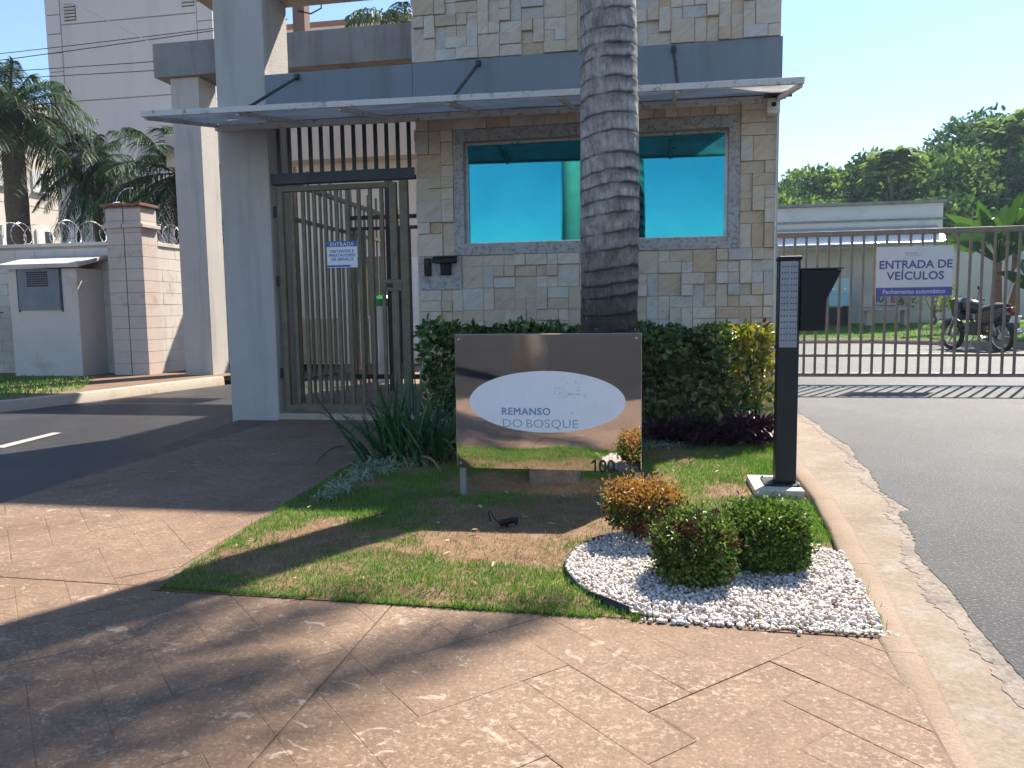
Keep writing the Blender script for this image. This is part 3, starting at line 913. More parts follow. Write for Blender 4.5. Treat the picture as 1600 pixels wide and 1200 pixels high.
px = np.concatenate([px, spx]); py = np.concatenate([py, spy]); n = len(px)
rim = np.clip((py + 4.46) / 0.05, 0, 1)
r0 = rng.uniform(0.0045, 0.0092, n)
sx = np.stack([r0 * rng.uniform(0.9, 1.45, n), r0 * rng.uniform(0.75, 1.1, n), r0 * rng.uniform(0.55, 0.85, n)], -1)
Q = rng.normal(size=(n, 3, 3)); Q, _ = np.linalg.qr(Q)
vv = ico_v[None] * (1 + 0.16 * rng.normal(size=(n, 12, 1)).clip(-1.5, 1.5)) * sx[:, None, :]
vv = np.einsum('nij,nkj->nki', Q, vv)
vv += np.stack([px, py, 0.006 + rim * (0.006 + rng.random(n) ** 1.5 * 0.016 + 0.012 * fbm(px, py, 5))], -1)[:, None, :]
Fp = (np.arange(n)[:, None, None] * 12 + ico_f[None]).reshape(-1, 3)
o = fmesh('gravel', vv, Fp, 'pebble', smooth=False)
struct(o, 'stuff'); tag(o, 'white marble pebbles bedded around the clipped shrubs', 'gravel')
# plastic edging strip round the pebbles
V = []; F = []
for i, (x, y) in enumerate(garc):
    d = Vector((x - 1.55, y + 3.95)).normalized()
    z = 0.030 + 0.004 * math.sin(i * 0.7)
    V += [(x, y, -0.02), (x, y, z), (x + d.x * 0.006, y + d.y * 0.006, z), (x + d.x * 0.006, y + d.y * 0.006, -0.02)]
for i in range(len(garc) - 1):
    for q in range(3):
        F.append((i * 4 + q, i * 4 + q + 1, i * 4 + q + 5, i * 4 + q + 4))
o = fmesh('garden_edging', np.array(V), np.array(F)[:, ::-1], 'edging')
tag(o, 'thin black plastic edging curving round the white pebbles', 'edging')
# ------------------------------------------------------------------ guardhouse
gh = thing('guardhouse', 'guardhouse clad in sandstone mosaic with a wide blue mirrored window', 'guardhouse', (0.73, 0, 0))
mb = MB()
WX0, WX1, WZ0, WZ1 = -0.45, 1.95, 1.60, 2.60     # opening
mb.box(-0.86, 0, -0.05, 2.33, 0.18, WZ0)
mb.box(-0.86, 0, WZ1, 2.33, 0.18, 4.5)
mb.box(-0.86, 0, WZ0, WX0, 0.18, WZ1)
mb.box(WX1, 0, WZ0, 2.33, 0.18, WZ1)
mb.box(-0.86, 0.18, -0.05, -0.70, 4.0, 4.5)
mb.box(2.17, 0.18, -0.05, 2.33, 4.0, 4.5)
mb.box(-0.70, 3.84, -0.05, 2.17, 4.0, 4.5)
mb.build('wall', 'stucco_warm', gh)
box('interior_box', 'interior', gh, -0.69, 1.4, 0.0, 2.16, 3.8, 4.4)
box('roof_slab', 'stucco_warm', gh, -0.855, 0.005, 4.502, 2.325, 6.2, 4.62)
box('upper_block', 'stucco_warm', gh, -0.50, 2.25, 4.62, 2.30, 6.4, 7.85)  # unseen; added and sized to cast the shade on walk and drive
# painted band
box('grey_band', 'grey_paint', gh, -0.88, -0.018, 2.82, 2.345, 0.10, 3.288, 0.004)

# --- stone mosaic
_cache = {}
def tile_mesh(wd, ht):
    key = (round(wd, 3), round(ht, 3))
    if key not in _cache:
        e = 0.0025; gp = 0.0017
        a, b = wd / 2 - gp, ht / 2 - gp
        v = [(-a, 0.0, -b), (a, 0.0, -b), (a, 0.0, b), (-a, 0.0, b), (-a, -0.05 + e, -b), (a, -0.05 + e, -b), (a, -0.05 + e, b), (-a, -0.05 + e, b),
             (-a + e, -0.05, -b + e), (a - e, -0.05, -b + e), (a - e, -0.05, b - e), (-a + e, -0.05, b - e)]
        f = [(0, 1, 5, 4), (1, 2, 6, 5), (2, 3, 7, 6), (3, 0, 4, 7), (4, 5, 9, 8), (5, 6, 10, 9), (6, 7, 11, 10), (7, 4, 8, 11), (8, 9, 10, 11)]
        me = bpy.data.meshes.new('stone_tile')
        me.from_pydata(v, [], f)
        me.materials.append(M['stone'])
        _cache[key] = me
    return _cache[key]
far_tiles = MB()
trnd = random.Random(5)
def mosaic(x0, x1, z0, z1, nxm, nzm, vis):
    mw = (x1 - x0) / nxm; mh = (z1 - z0) / nzm
    used = [[False] * nxm for _ in range(nzm)]
    for j in range(nzm):
        for i in range(nxm):
            if used[j][i]:
                continue
            opts = [(1, 1)] * 6 + [(2, 1)] * 5 + [(1, 2)] * 4 + [(2, 2)] * 3
            trnd.shuffle(opts)
            for a, b in opts + [(1, 1)]:
                if i + a <= nxm and j + b <= nzm and not any(used[j + q][i + p] for p in range(a) for q in range(b)):
                    break
            for p in range(a):
                for q in range(b):
                    used[j + q][i + p] = True
            cx = x0 + (i + a / 2) * mw; cz = z0 + (j + b / 2) * mh
            prot = trnd.choice((0.004, 0.010, 0.018, 0.027, 0.036, 0.045)) + trnd.uniform(-0.0015, 0.0015)
            if vis(cx, cz + b * mh / 2):
                o = bpy.data.objects.new('stone_tile', tile_mesh(a * mw, b * mh))
                COL.objects.link(o)
                o.parent = gh
                o.matrix_parent_inverse = LOC[gh].inverted()
                o.location = (cx, 0.05 - prot, cz)
                if trnd.random() < 0.5:
                    o.rotation_euler = (trnd.uniform(-0.004, 0.004), 0, trnd.uniform(-0.004, 0.004))
            else:
                far_tiles.box(cx - a * mw / 2 + 0.001, -prot, cz - b * mh / 2 + 0.001, cx + a * mw / 2 - 0.001, 0.02, cz + b * mh / 2 - 0.001)
mosaic(-0.45, 2.32, 0.04, 1.545, 28, 15, lambda x, z: z > 0.90 and not (0.62 < x < 1.16))
mosaic(-0.86, -0.45, 0.04, 1.235, 4, 12, lambda x, z: z > 0.80)
mosaic(-0.86, -0.515, 1.545, 2.78, 3, 12, lambda x, z: True)
mosaic(2.015, 2.32, 1.545, 2.80, 3, 12, lambda x, z: True)
mosaic(-0.515, 2.015, 2.675, 2.80, 24, 1, lambda x, z: True)
mosaic(-0.86, 2.32, 3.29, 4.49, 32, 12, lambda x, z: z < (4.0 if x < 1.0 else 3.8) and not (0.52 < x < 1.06))
o = far_tiles.build('stone_cladding', 'stone', gh); o['kind'] = 'stuff'
# edge stones on the side return by the gate
side = MB()
z = 0.1
while z < 4.45:
    hh = trnd.choice((0.1, 0.1, 0.2))
    if not (2.80 < z < 3.30 or 2.75 < z + hh < 3.30):
        pr = trnd.choice((0.006, 0.012, 0.02, 0.026))
        side.box(-0.862 - pr, 0.0, z + 0.001, -0.858, 0.14, z + hh - 0.001)
    z += hh
side.build('edge_stone', 'stone', gh)
# --- granite window surround and key plate
GX0, GX1, GZ0, GZ1 = -0.512, 2.012, 1.548, 2.672
for nm, pl in (('granite_sill', [(GX0, GZ0), (GX1, GZ0), (WX1 - 0.03, WZ0 + 0.05), (WX0 + 0.03, WZ0 + 0.05)]), ('granite_head', [(GX1, GZ1), (GX0, GZ1), (WX0 + 0.03, WZ1 - 0.03), (WX1 - 0.03, WZ1 - 0.03)]),
               ('granite_jamb', [(GX0, GZ1), (GX0, GZ0), (WX0 + 0.03, WZ0 + 0.05), (WX0 + 0.03, WZ1 - 0.03)]), ('granite_jamb', [(GX1, GZ0), (GX1, GZ1), (WX1 - 0.03, WZ1 - 0.03), (WX1 - 0.03, WZ0 + 0.05)])):
    MB().prism_ax(pl[::-1], -0.026, 0.12, 1).build(nm, 'granite', gh)
box('granite_plate', 'granite', gh, -0.853, -0.020, 1.238, -0.457, 0.02, 1.542)
win = box('window', 'alu', gh, WX0 + 0.025, 0.075, WZ0 + 0.02, WX0 + 0.05, 0.115, WZ1 - 0.02)
mbf = MB()
mbf.box(WX1 - 0.055, 0.072, WZ0 + 0.04, WX1 - 0.025, 0.115, WZ1 - 0.02)
mbf.box(WX0 + 0.05, 0.074, WZ0 + 0.045, WX1 - 0.055, 0.113, WZ0 + 0.068)
mbf.box(WX0 + 0.05, 0.074, WZ1 - 0.05, WX1 - 0.055, 0.113, WZ1 - 0.025)
mbf.build('frame', 'alu', win)
sp = 1.05
box('pane', 'blue_glass', win, WX0 + 0.045, 0.095, WZ0 + 0.06, sp - 0.012, 0.101, WZ1 - 0.045)
box('pane', 'blue_glass', win, sp + 0.012, 0.0955, WZ0 + 0.06, WX1 - 0.05, 0.1015, WZ1 - 0.045)
box('mullion', 'alu', win, sp - 0.013, 0.085, WZ0 + 0.06, sp + 0.013, 0.112, WZ1 - 0.04)

# --- intercom units on the granite plate
t = thing('intercom', 'narrow black intercom handset on the granite plate', 'intercom', (-0.775, -0.02, 1.36))
MB().box(-0.808, -0.045, 1.365, -0.742, -0.0205, 1.528).build('body', 'black_plastic', t, bevel=0.006)
MB().box(-0.796, -0.052, 1.46, -0.754, -0.045, 1.515).build('speaker_grille', 'charcoal_metal', t, bevel=0.003)
MB().lathe([(0.010, -0.052), (0.010, -0.045)], (-0.775, 0, 1.405), 12, 'y').build('call_button', 'charcoal_metal', t)
t = thing('access_reader', 'black card reader under a rain hood beside the window', 'card reader', (-0.60, -0.02, 1.37))
MB().prism_ax([(-0.0205, 1.478), (-0.0205, 1.55), (-0.10, 1.535), (-0.125, 1.515), (-0.125, 1.480)], -0.705, -0.497, 0).build('rain_hood', 'black_plastic', t, bevel=0.004)
MB().box(-0.648, -0.065, 1.372, -0.552, -0.0205, 1.478).build('body', 'black_plastic', t, bevel=0.006)
MB().lathe([(0.018, -0.10), (0.018, 0.03)], (-0.715, 0, 1.50), 10, 'x').build('bolt', 'black_plastic', t)

# --- camera under the awning
t = thing('security_camera', 'cream security camera under the awning end at the guardhouse corner', 'camera', (2.26, -0.02, 2.68))
MB().box(2.212, -0.13, 2.635, 2.318, -0.031, 2.765).build('housing', 'cctv_white', t, bevel=0.012)
MB().lathe([(0.030, -0.150), (0.036, -0.135), (0.036, -0.12)], (2.262, 0, 2.705), 20, 'y').build('lens_ring', 'cctv_white', t)
MB().lathe([(0.001, -0.153), (0.022, -0.1505), (0.022, -0.13)], (2.262, 0, 2.705), 20, 'y').build('lens', 'black_plastic', t)
MB().box(2.19, -0.20, 2.772, 2.375, -0.021, 2.80).build('bracket', 'dark_metal', t, bevel=0.003)
MB().lathe([(0.024, 2.29), (0.024, 2.40)], (0, -0.17, 2.775), 12, 'x').build('arm', 'dark_metal', t)
MB().tube([(2.305, -0.045, 2.64), (2.305, -0.045, 1.9), (2.305, -0.045, 0.3)], 0.006, 6).build('cable', 'galv', t)

# ------------------------------------------------------------------ entrance portal
pt = thing('entrance_portal', 'pale rendered portal column with beam and grey lintel over the pedestrian gate', 'portal', (-2.59, 0.25, 0))
MB().box(-2.85, 0.0, -0.1, -2.342, 0.5, 4.1).build('column', 'stucco', pt, bevel=0.008)
MB().box(-3.13, -0.01, 4.103, -0.862, 0.56, 4.72).build('beam', 'stucco_warm', pt, bevel=0.008)
MB().box(-2.338, -0.012, 2.86, -0.884, 0.22, 3.286).build('lintel', 'grey_paint', pt, bevel=0.004)

rp = thing('rear_portal', 'rear portal of the exit lane with grey streaked concrete beam', 'portal', (-6.2, 4.95, 0))
MB().box(-6.45, 4.7, -0.1, -5.95, 5.2, 4.86).build('column', 'stucco', rp, bevel=0.008)
MB().box(-6.68, 4.62, 4.863, -1.2, 5.28, 5.39).build('beam', 'grey_concrete', rp, bevel=0.006)
MB().box(-4.42, 5.0, 5.392, -4.22, 5.2, 7.2).build('post', 'brown_soffit', rp)
MB().box(-3.95, 5.3, 4.62, -2.55, 5.75, 4.86).build('soffit_panel', 'brown_soffit', rp)
MB().tube([(-4.32, 4.99, 5.85), (-4.1, 4.98, 5.78), (-3.92, 4.98, 5.85), (-3.9, 4.98, 6.1)], 0.012, 6).build('cable_loop', 'cable', rp)

# ------------------------------------------------------------------ awning
aw = thing('awning', 'long flat awning with pale frame above the gate and window', 'awning', (-0.3, -0.02, 2.8))
def az(x):
    return 2.672 - 0.0135 * (x + 2.83)          # sagging towards the far end
FX0, FX1, FD = -2.84, 2.32, -1.15
mb = MB()
mb.v = [(FX0, FD, az(FX0)), (FX1, FD, az(FX1)), (2.32, -0.024, az(FX1) + 0.215), (-2.84, -0.024, az(FX0) + 0.185)]
mb.v += [(x, y, z + 0.006) for x, y, z in mb.v]
mb.f = [(0, 3, 2, 1), (4, 5, 6, 7), (0, 1, 5, 4), (1, 2, 6, 5), (2, 3, 7, 6), (3, 0, 4, 7)]
mb.build('sheet', 'polycarbonate', aw)
def beam(a, b, w, h, name, mat='awning_frame'):
    a = Vector(a); b = Vector(b); d = (b - a); L = d.length; d.normalize()
    s = d.cross(Vector((0, 0, 1))).normalized(); u = s.cross(d)
    return MB().obox((a + b) / 2, d * (L / 2), s * (w / 2), u * (h / 2)).build(name, mat, aw, bevel=0.003)
beam((FX0, FD - 0.014, az(FX0) + 0.004), (FX1, FD - 0.014, az(FX1) + 0.004), 0.026, 0.046, 'front_rail')
beam((-2.84, -0.055, az(FX0) + 0.140), (2.31, -0.055, az(FX1) + 0.165), 0.05, 0.055, 'wall_rail')
for i, x in enumerate((-2.82, -2.0, -1.13, -0.26, 0.60, 1.45, 2.30)):
    beam((x, FD + 0.01, az(x) - 0.020), (x, -0.082, az(x) + 0.155), 0.03, 0.034, 'rafter')
for xa, xb in ((-2.0, -2.0), (-0.26, -0.26), (1.45, 1.46)):
    a = Vector((xa, -0.03, 3.235)); b = Vector((xb, -0.98, az(xb) + 0.06))
    st = MB().tube([a, b], 0.014, 8).build('strut', 'dark_metal', aw, smooth=False)
    MB().box(xa - 0.02, -0.05, 3.215, xa + 0.02, -0.0185, 3.265).build('bracket', 'dark_metal', st)
    MB().box(xb - 0.03, -1.03, az(xb) + 0.034, xb + 0.03, -0.94, az(xb) + 0.062).build('foot', 'dark_metal', st)

# ------------------------------------------------------------------ pedestrian gate
pg = thing('pedestrian_gate', 'olive painted pedestrian gate of vertical tubes, closed', 'gate', (-1.6, 0.08, 0.05))
GD = 0.08
mb = MB()
mb.box(-2.305, GD - 0.025, 0.075, -2.245, GD + 0.025, 2.255)
mb.box(-1.165, GD - 0.024, 0.075, -1.095, GD + 0.024, 2.255)
mb.box(-2.245, GD - 0.024, 2.205, -1.165, GD + 0.024, 2.256)
mb.box(-2.245, GD - 0.026, 0.075, -1.165, GD + 0.026, 0.140)
mb.build('leaf_frame', 'olive_metal', pg, bevel=0.004)
for i in range(9):
    x = -2.155 + i * 0.1135
    MB().box(x - 0.018, GD - 0.014, 0.141, x + 0.018, GD + 0.014, 2.204).build('bar', 'olive_metal', pg, bevel=0.004)
MB().box(-1.065, GD - 0.03, 0.057, -0.985, GD + 0.03, 2.268).build('jamb_post', 'olive_metal', pg, bevel=0.004)
lk_ = MB().box(-1.262, GD - 0.03, 1.235, -1.05, GD + 0.03, 1.345).build('lock_box', 'olive_metal', pg, bevel=0.005)
MB().box(-1.21, GD - 0.037, 1.27, -1.15, GD - 0.0305, 1.31).build('keyhole_plate', 'charcoal_metal', lk_)
for z in (0.45, 1.35, 2.02):
    MB().lathe([(0.022, z - 0.05), (0.022, z + 0.05)], (-2.322, GD - 0.01, 0), 10).build('hinge', 'dark_metal', pg)
tg = thing('transom_grille', 'dark barred grille filling the gap above the pedestrian gate', 'grille', (-1.6, 0.08, 2.27))
MB().box(-2.341, GD - 0.05, 2.275, -0.895, GD + 0.04, 2.375).build('beam', 'beam_metal', tg, bevel=0.004)
for i in range(13):
    x = -2.27 + i * 0.109
    MB().box(x - 0.017, GD - 0.014, 2.376, x + 0.017, GD + 0.014, 2.86).build('bar', 'dark_metal', tg, bevel=0.003)
# gate sign
t = thing('entrance_sign', 'small white visitor entrance sign with blue header wired to the pedestrian gate', 'sign', (-1.645, 0.05, 1.47))
MB().box(-1.80, 0.045, 1.468, -1.492, 0.05, 1.718).build('board', 'sign_white', t)
MB().box(-1.80, 0.0435, 1.666, -1.492, 0.0449, 1.718).build('header', 'sign_blue', t)
MB().box(-1.80, 0.0435, 1.474, -1.565, 0.0449, 1.492).build('footer', 'sign_blue', t)
text('header_text', 'ENTRADA', 'sign_white', t, 0.048, (-1.646, 0.0428, 1.674), align='CENTER', bold=0.0008, spacing=1.15, extrude=0.0004)
for s_, z in (('VISITANTES E', 1.610), ('PRESTADORES', 1.572), ('DE SERVIÇO', 1.534)):
    text('body_text', s_, 'sign_blue', t, 0.038, (-1.646, 0.0440, z), align='CENTER', bold=0.0006, extrude=0.0004, xs=1.08)

# --- behind the gate: passage fence, second gate, low building
fe = thing('passage_fence', 'brown bar fence running back along the entry passage', 'fence', (-2.55, 2.5, 0.05))
MB().box(-2.56, 0.6, 2.03, -2.52, 4.6, 2.07).build('rail', 'olive_metal', fe)
MB().box(-2.56, 0.6, 2.40, -2.52, 4.6, 2.45).build('rail', 'olive_metal', fe)
MB().box(-2.56, 0.6, 0.28, -2.52, 4.6, 0.32).build('rail', 'olive_metal', fe)
for i in range(26):
    y = 0.65 + i * 0.155
    MB().box(-2.553, y - 0.014, 0.05, -2.527, y + 0.014, 2.399 if i % 2 else 2.62).build('bar', 'olive_metal', fe)
sg = thing('inner_gate', 'second dark barred gate further down the entry passage', 'gate', (-1.9, 2.3, 0.05))
for nm, a in (('rail', (-2.5, 2.28, 2.19, -0.87, 2.32, 2.24)), ('rail', (-2.5, 2.28, 2.06, -0.87, 2.32, 2.10)), ('rail', (-2.5, 2.28, 0.19, -0.87, 2.32, 0.25)), ('post', (-1.99, 2.26, 0.05, -1.91, 2.34, 2.7)), ('post', (-0.95, 2.26, 0.05, -0.88, 2.34, 2.7))):
    MB().box(*a).build(nm, 'dark_metal', sg)
for i in range(4):
    x = -2.42 + i * 0.125
    MB().box(x - 0.014, 2.286, 0.251, x + 0.014, 2.314, 2.059).build('bar', 'olive_metal', sg)
for i in range(7):
    x = -1.82 + i * 0.125
    MB().box(x - 0.014, 2.286, 0.251, x + 0.014, 2.314, 2.059).build('bar', 'dark_metal', sg)
t = thing('waste_bin', 'slim bin with a bright green lid inside the entry passage', 'bin', (-2.3, 3.4, 0.05))
MB().lathe([(0.10, 0.05), (0.13, 1.10), (0.13, 1.12)], (-2.42, 3.3, 0), 16).build('body', 'white_paint', t)
MB().lathe([(0.135, 1.12), (0.135, 1.22), (0.07, 1.27)], (-2.42, 3.3, 0), 16).build('lid', 'green_plastic', t)
lb = thing('entry_building', 'beige low building with flat fascia seen through the pedestrian gate', 'building', (-5, 10, 0))
MB().box(-9.0, 9.0, -0.1, -0.5, 13, 4.25).build('wall', 'cream_paint', lb)
MB().box(-9.2, 8.55, 4.25, -0.4, 13, 4.95).build('fascia', 'stucco_warm', lb, bevel=0.01)
MB().box(-5.3, 8.955, 0.9, -4.2, 9.0, 2.3).build('window', 'white_paint', lb)
for i in range(2):
    MB().box(-5.24 + i * 0.52, 8.945, 0.97, -4.76 + i * 0.52, 8.954, 2.23).build('pane', 'dark_glass', lb)
MB().box(-3.9, 8.96, 0.0, -3.05, 9.0, 2.2).build('door', 'white_paint', lb)
MB().box(-9.0, 8.97, -0.05, -5.5, 8.999, 0.9).build('plinth', 'kerb_old', lb)
MB().box(-2.9, 8.90, 0.0, -2.5, 8.999, 4.25).build('pilaster', 'stucco_warm', lb)
# ------------------------------------------------------------------ steel name sign
t = thing('name_sign', 'mirror polished steel name sign on two legs in the lawn', 'sign', (0.725, -2.9, 0))
MB().box(0.222, -2.905, 0.172, 1.232, -2.872, 0.912).build('panel', 'mirror_steel', t, bevel=0.0025)
for x in (0.228, 1.195):
    MB().box(x, -2.870, -0.05, x + 0.034, -2.836, 0.80).build('leg', 'galv', t, bevel=0.003)
ov = []
for i in range(96):
    a = 2 * math.pi * i / 96
    ov.append((0.725 + 0.424 * math.cos(a), 0.545 + 0.167 * math.sin(a)))
op = MB().prism_ax(ov, -2.9085, -2.906, 1).build('oval_plate', 'sign_white', t)
text('name_text', 'REMANSO', 'ink_blue', op, 0.0545, (0.478, -2.9090, 0.474), bold=0.0011, extrude=0.0003, spacing=1.10, xs=1.01)
text('name_text', 'DO', 'ink_slate', op, 0.066, (0.480, -2.9090, 0.404), offset=-0.0009, extrude=0.0003, spacing=1.04, xs=1.10)
text('name_text', 'BOSQUE', 'ink_slate', op, 0.066, (0.610, -2.9090, 0.404), offset=-0.0009, extrude=0.0003, spacing=1.04, xs=1.10)
lg = MB()
rr = random.Random(3)
hub = (0.855, 0.588)
def dot(x, z, r):
    lg.prism_ax([(x + r * math.cos(q * 1.047), z + r * math.sin(q * 1.047)) for q in range(6)], -2.9093, -2.9086, 1)
dot(hub[0], hub[1], 0.004)
for i in range(36):
    a = R(rr.uniform(-10, 250)); d = rr.uniform(0.045, 0.088)
    if 200 < math.degrees(a) < 250 and rr.random() < 0.4:
        continue
    dot(hub[0] + math.cos(a) * d, hub[1] + math.sin(a) * d * 0.82, rr.uniform(0.0012, 0.0028))
dot(0.867, 0.488, 0.004); dot(0.90, 0.585, 0.003); dot(0.935, 0.572, 0.003)
lg.build('dandelion_dots', 'ink_slate', op)
ln = MB()
for a, d in ((165, 0.062), (205, 0.075), (222, 0.05), (4, 0.05), (-6, 0.07), (140, 0.05)):
    q = Vector((math.cos(R(a)), 0, math.sin(R(a)) * 0.8)) * d
    c = Vector((hub[0], -2.909, hub[1])) + q / 2
    dn = q.normalized()
    ln.obox(c, q / 2, Vector((0, 0.0003, 0)), Vector((-dn.z, 0, dn.x)) * 0.0006)
ln.build('dandelion_stalk', 'ink_grey', op)
MB().prism_ax([(0.992, 0.166), (0.992, 0.236), (0.983, 0.236), (0.966, 0.221), (0.966, 0.210), (0.982, 0.220), (0.982, 0.166)], -2.9105, -2.9055, 1).build('house_number', 'number_black', t)
text('house_number', '00', 'number_black', t, 0.098, (1.004, -2.9075, 0.166), bold=0.0015, extrude=0.0016, spacing=1.0, xs=0.92)
for x, z in ((0.245, 0.20), (0.245, 0.885), (1.205, 0.885)):
    MB().lathe([(0.006, -2.9085), (0.006, -2.9055)], (x, 0, z), 10, 'y').build('screw', 'galv', t)

# ------------------------------------------------------------------ access bollard
t = thing('access_bollard', 'black access totem with perforated grey face and side hood on a concrete pad', 'totem', (2.02, -2.52, 0))
pad = MB().box(1.84, -2.69, -0.05, 2.10, -2.30, 0.045).build('pad', 'concrete_pad', t, bevel=0.006)
MB().box(1.905, -2.60, 0.045, 2.095, -2.40, 0.056).build('base_plate', 'charcoal_metal', t, bevel=0.002)
col_ = MB().box(1.966, -2.555, 0.056, 2.078, -2.455, 1.285).build('post', 'charcoal_metal', t, bevel=0.006)
MB().box(1.962, -2.562, 1.286, 2.084, -2.448, 1.312).build('cap', 'black_plastic', t, bevel=0.008)
MB().box(1.972, -2.5605, 0.815, 2.064, -2.5555, 1.284).build('perforated_face', 'perf_plate', t, bevel=0.001)
hl = MB()
for r_ in range(13):
    z = 1.255 - r_ * 0.0335
    for x in (1.982, 1.996, 2.010, 2.030, 2.043, 2.056):
        if r_ < 12 or True:
            hl.box(x - 0.0030, -2.5613, z - 0.0036, x + 0.0030, -2.5607, z + 0.0036)
o = hl.build('speaker_hole', 'black_plastic', t); o['kind'] = 'stuff'
MB().prism_ax([(2.079, 0.905), (2.205, 0.905), (2.212, 1.075), (2.255, 1.165), (2.285, 1.232), (2.079, 1.236)][::-1], -2.575, -2.435, 1).build('reader_hood', 'black_plastic', t, bevel=0.004)
MB().box(2.079, -2.585, 1.237, 2.292, -2.425, 1.243).build('hood_lid', 'charcoal_metal', t)
MB().box(2.2065, -2.53, 0.945, 2.216, -2.48, 1.005).build('reader_face', 'white_paint', t, bevel=0.004)
for x, y in ((1.915, -2.59), (2.085, -2.59), (1.915, -2.41), (2.085, -2.41)):
    MB().lathe([(0.007, 0.056), (0.007, 0.066)], (x, y, 0), 6).build('bolt', 'galv', t)

# small things in the lawn
t = thing('concrete_block', 'rough old concrete block lying behind the steel sign', 'block', (0.70, -2.35, 0))
bm = MB().box(0.56, -2.50, -0.03, 0.85, -2.28, 0.10).build('block', 'block_conc', t, bevel=0.012)
t = thing('garden_spotlight', 'small black garden spotlight with cable on the lawn', 'spotlight', (0.60, -3.46, 0))
MB().tube([(0.575, -3.475, 0.03), (0.645, -3.45, 0.045)], 0.015, 10).build('lamp_body', 'black_plastic', t, smooth=True)
MB().lathe([(0.017, 0.0), (0.019, 0.012)], (0.645, -3.45, 0.036), 12, 'x').build('lamp_rim', 'black_plastic', t)
MB().tube([(0.575, -3.475, 0.03), (0.545, -3.46, 0.05), (0.52, -3.43, 0.075), (0.505, -3.40, 0.06), (0.51, -3.38, 0.01)], 0.0035, 6).build('cable', 'cable', t, smooth=True)
MB().box(0.60, -3.462, -0.02, 0.612, -3.452, 0.03).build('spike', 'black_plastic', t)

# ------------------------------------------------------------------ vehicle gate
vg = thing('vehicle_gate', 'wide bronze sliding vehicle gate of vertical bars', 'gate', (5, 4.25, 0))
VD = 4.25
for nm, z0, z1, th in (('rail', 1.975, 2.045, 0.03), ('rail', 0.335, 0.375, 0.018), ('rail', 0.060, 0.112, 0.03)):
    MB().box(2.40, VD - th, z0, 8.2, VD + th, z1).build(nm, 'gate_metal', vg, bevel=0.004)
for i in range(39):
    x = 2.46 + i * 0.1478
    MB().box(x - 0.0155, VD - 0.015, 0.113, x + 0.0155, VD + 0.015, 1.974).build('bar', 'gate_metal', vg, bevel=0.003)
MB().box(2.36, VD - 0.035, 0.0, 2.40, VD + 0.035, 2.10).build('end_stile', 'gate_metal', vg)
MB().box(8.2, VD - 0.035, 0.0, 8.26, VD + 0.035, 2.10).build('end_stile', 'gate_metal', vg)
for x in (2.9, 7.8):
    MB().lathe([(0.05, -0.02), (0.05, 0.02)], (x, VD, 0.005), 16, 'y').build('wheel', 'galv', vg)
struct(MB().box(2.6, VD - 0.10, -0.06, 9.5, VD - 0.075, -0.045).build('gate_track', 'galv', None))
t = thing('vehicle_sign', 'white vehicle entrance sign with purple strip hung on the sliding gate', 'sign', (4.72, 4.2, 1.16))
MB().box(4.245, VD - 0.045, 1.150, 5.195, VD - 0.032, 1.815).build('board', 'board_white', t)
MB().box(4.246, VD - 0.0475, 1.152, 5.194, VD - 0.0455, 1.270).build('strip', 'sign_purple', t)
text('sign_text', 'ENTRADA DE', 'ink_purple', t, 0.150, (4.732, VD - 0.046, 1.525), align='CENTER', bold=0.0035, extrude=0.0004, spacing=1.0, xs=1.0)
text('sign_text', 'VEÍCULOS', 'ink_purple', t, 0.150, (4.735, VD - 0.046, 1.375), align='CENTER', bold=0.0035, extrude=0.0004, spacing=1.06)
text('strip_text', 'Fechamento automático', 'board_white', t, 0.080, (4.72, VD - 0.048, 1.188), align='CENTER', bold=0.001, extrude=0.0004)
text('logo_text', 'REMANSO', 'ink_grey', t, 0.034, (4.60, VD - 0.046, 1.715), extrude=0.0004, bold=0.0005)
text('logo_text', 'DO BOSQUE', 'ink_grey', t, 0.034, (4.60, VD - 0.046, 1.683), extrude=0.0004)
lg = MB()
for i in range(12):
    a = 0.52 * i
    lg.prism_ax([(4.80 + 0.035 * math.cos(a) + 0.004 * math.cos(q * 1.05), 1.765 + 0.03 * math.sin(a) + 0.004 * math.sin(q * 1.05)) for q in range(6)], VD - 0.0465, VD - 0.0455, 1)
lg.build('dandelion_dots', 'ink_grey', t)

# ------------------------------------------------------------------ behind the vehicle gate
# lawn bank
V = np.array([(2.5, 16.45, -0.06), (4.5, 16.85, -0.06), (7.5, 16.65, -0.06), (9.0, 15.05, -0.06), (10.6, 13.25, -0.06), (16, 10.55, -0.06),
              (2.5, 16.5, 0.08), (4.5, 16.9, 0.08), (7.5, 16.7, 0.08), (9.05, 15.1, 0.08), (10.65, 13.3, 0.08), (16.05, 10.6, 0.08),
              (2.5, 16.65, 0.08), (4.55, 17.05, 0.08), (7.58, 16.84, 0.08), (9.17, 15.22, 0.08), (10.77, 13.42, 0.08), (16.2, 10.75, 0.08)])
F = [(r * 6 + i, r * 6 + i + 1, (r + 1) * 6 + i + 1, (r + 1) * 6 + i) for r in range(2) for i in range(5)]
struct(fmesh('inner_kerb', V, np.array(F), 'kerb'))
V = np.array([(2.5, 16.65, 0.06), (4.55, 17.05, 0.06), (7.58, 16.84, 0.06), (9.17, 15.22, 0.06), (10.77, 13.42, 0.06), (16.2, 10.75, 0.06), (26, 10.2, 0.06),
              (2.5, 26, 0.50), (4.55, 26, 0.50), (7.58, 26, 0.50), (9.17, 26, 0.50), (12, 26, 0.50), (18, 26, 0.50), (28, 26, 0.5)])
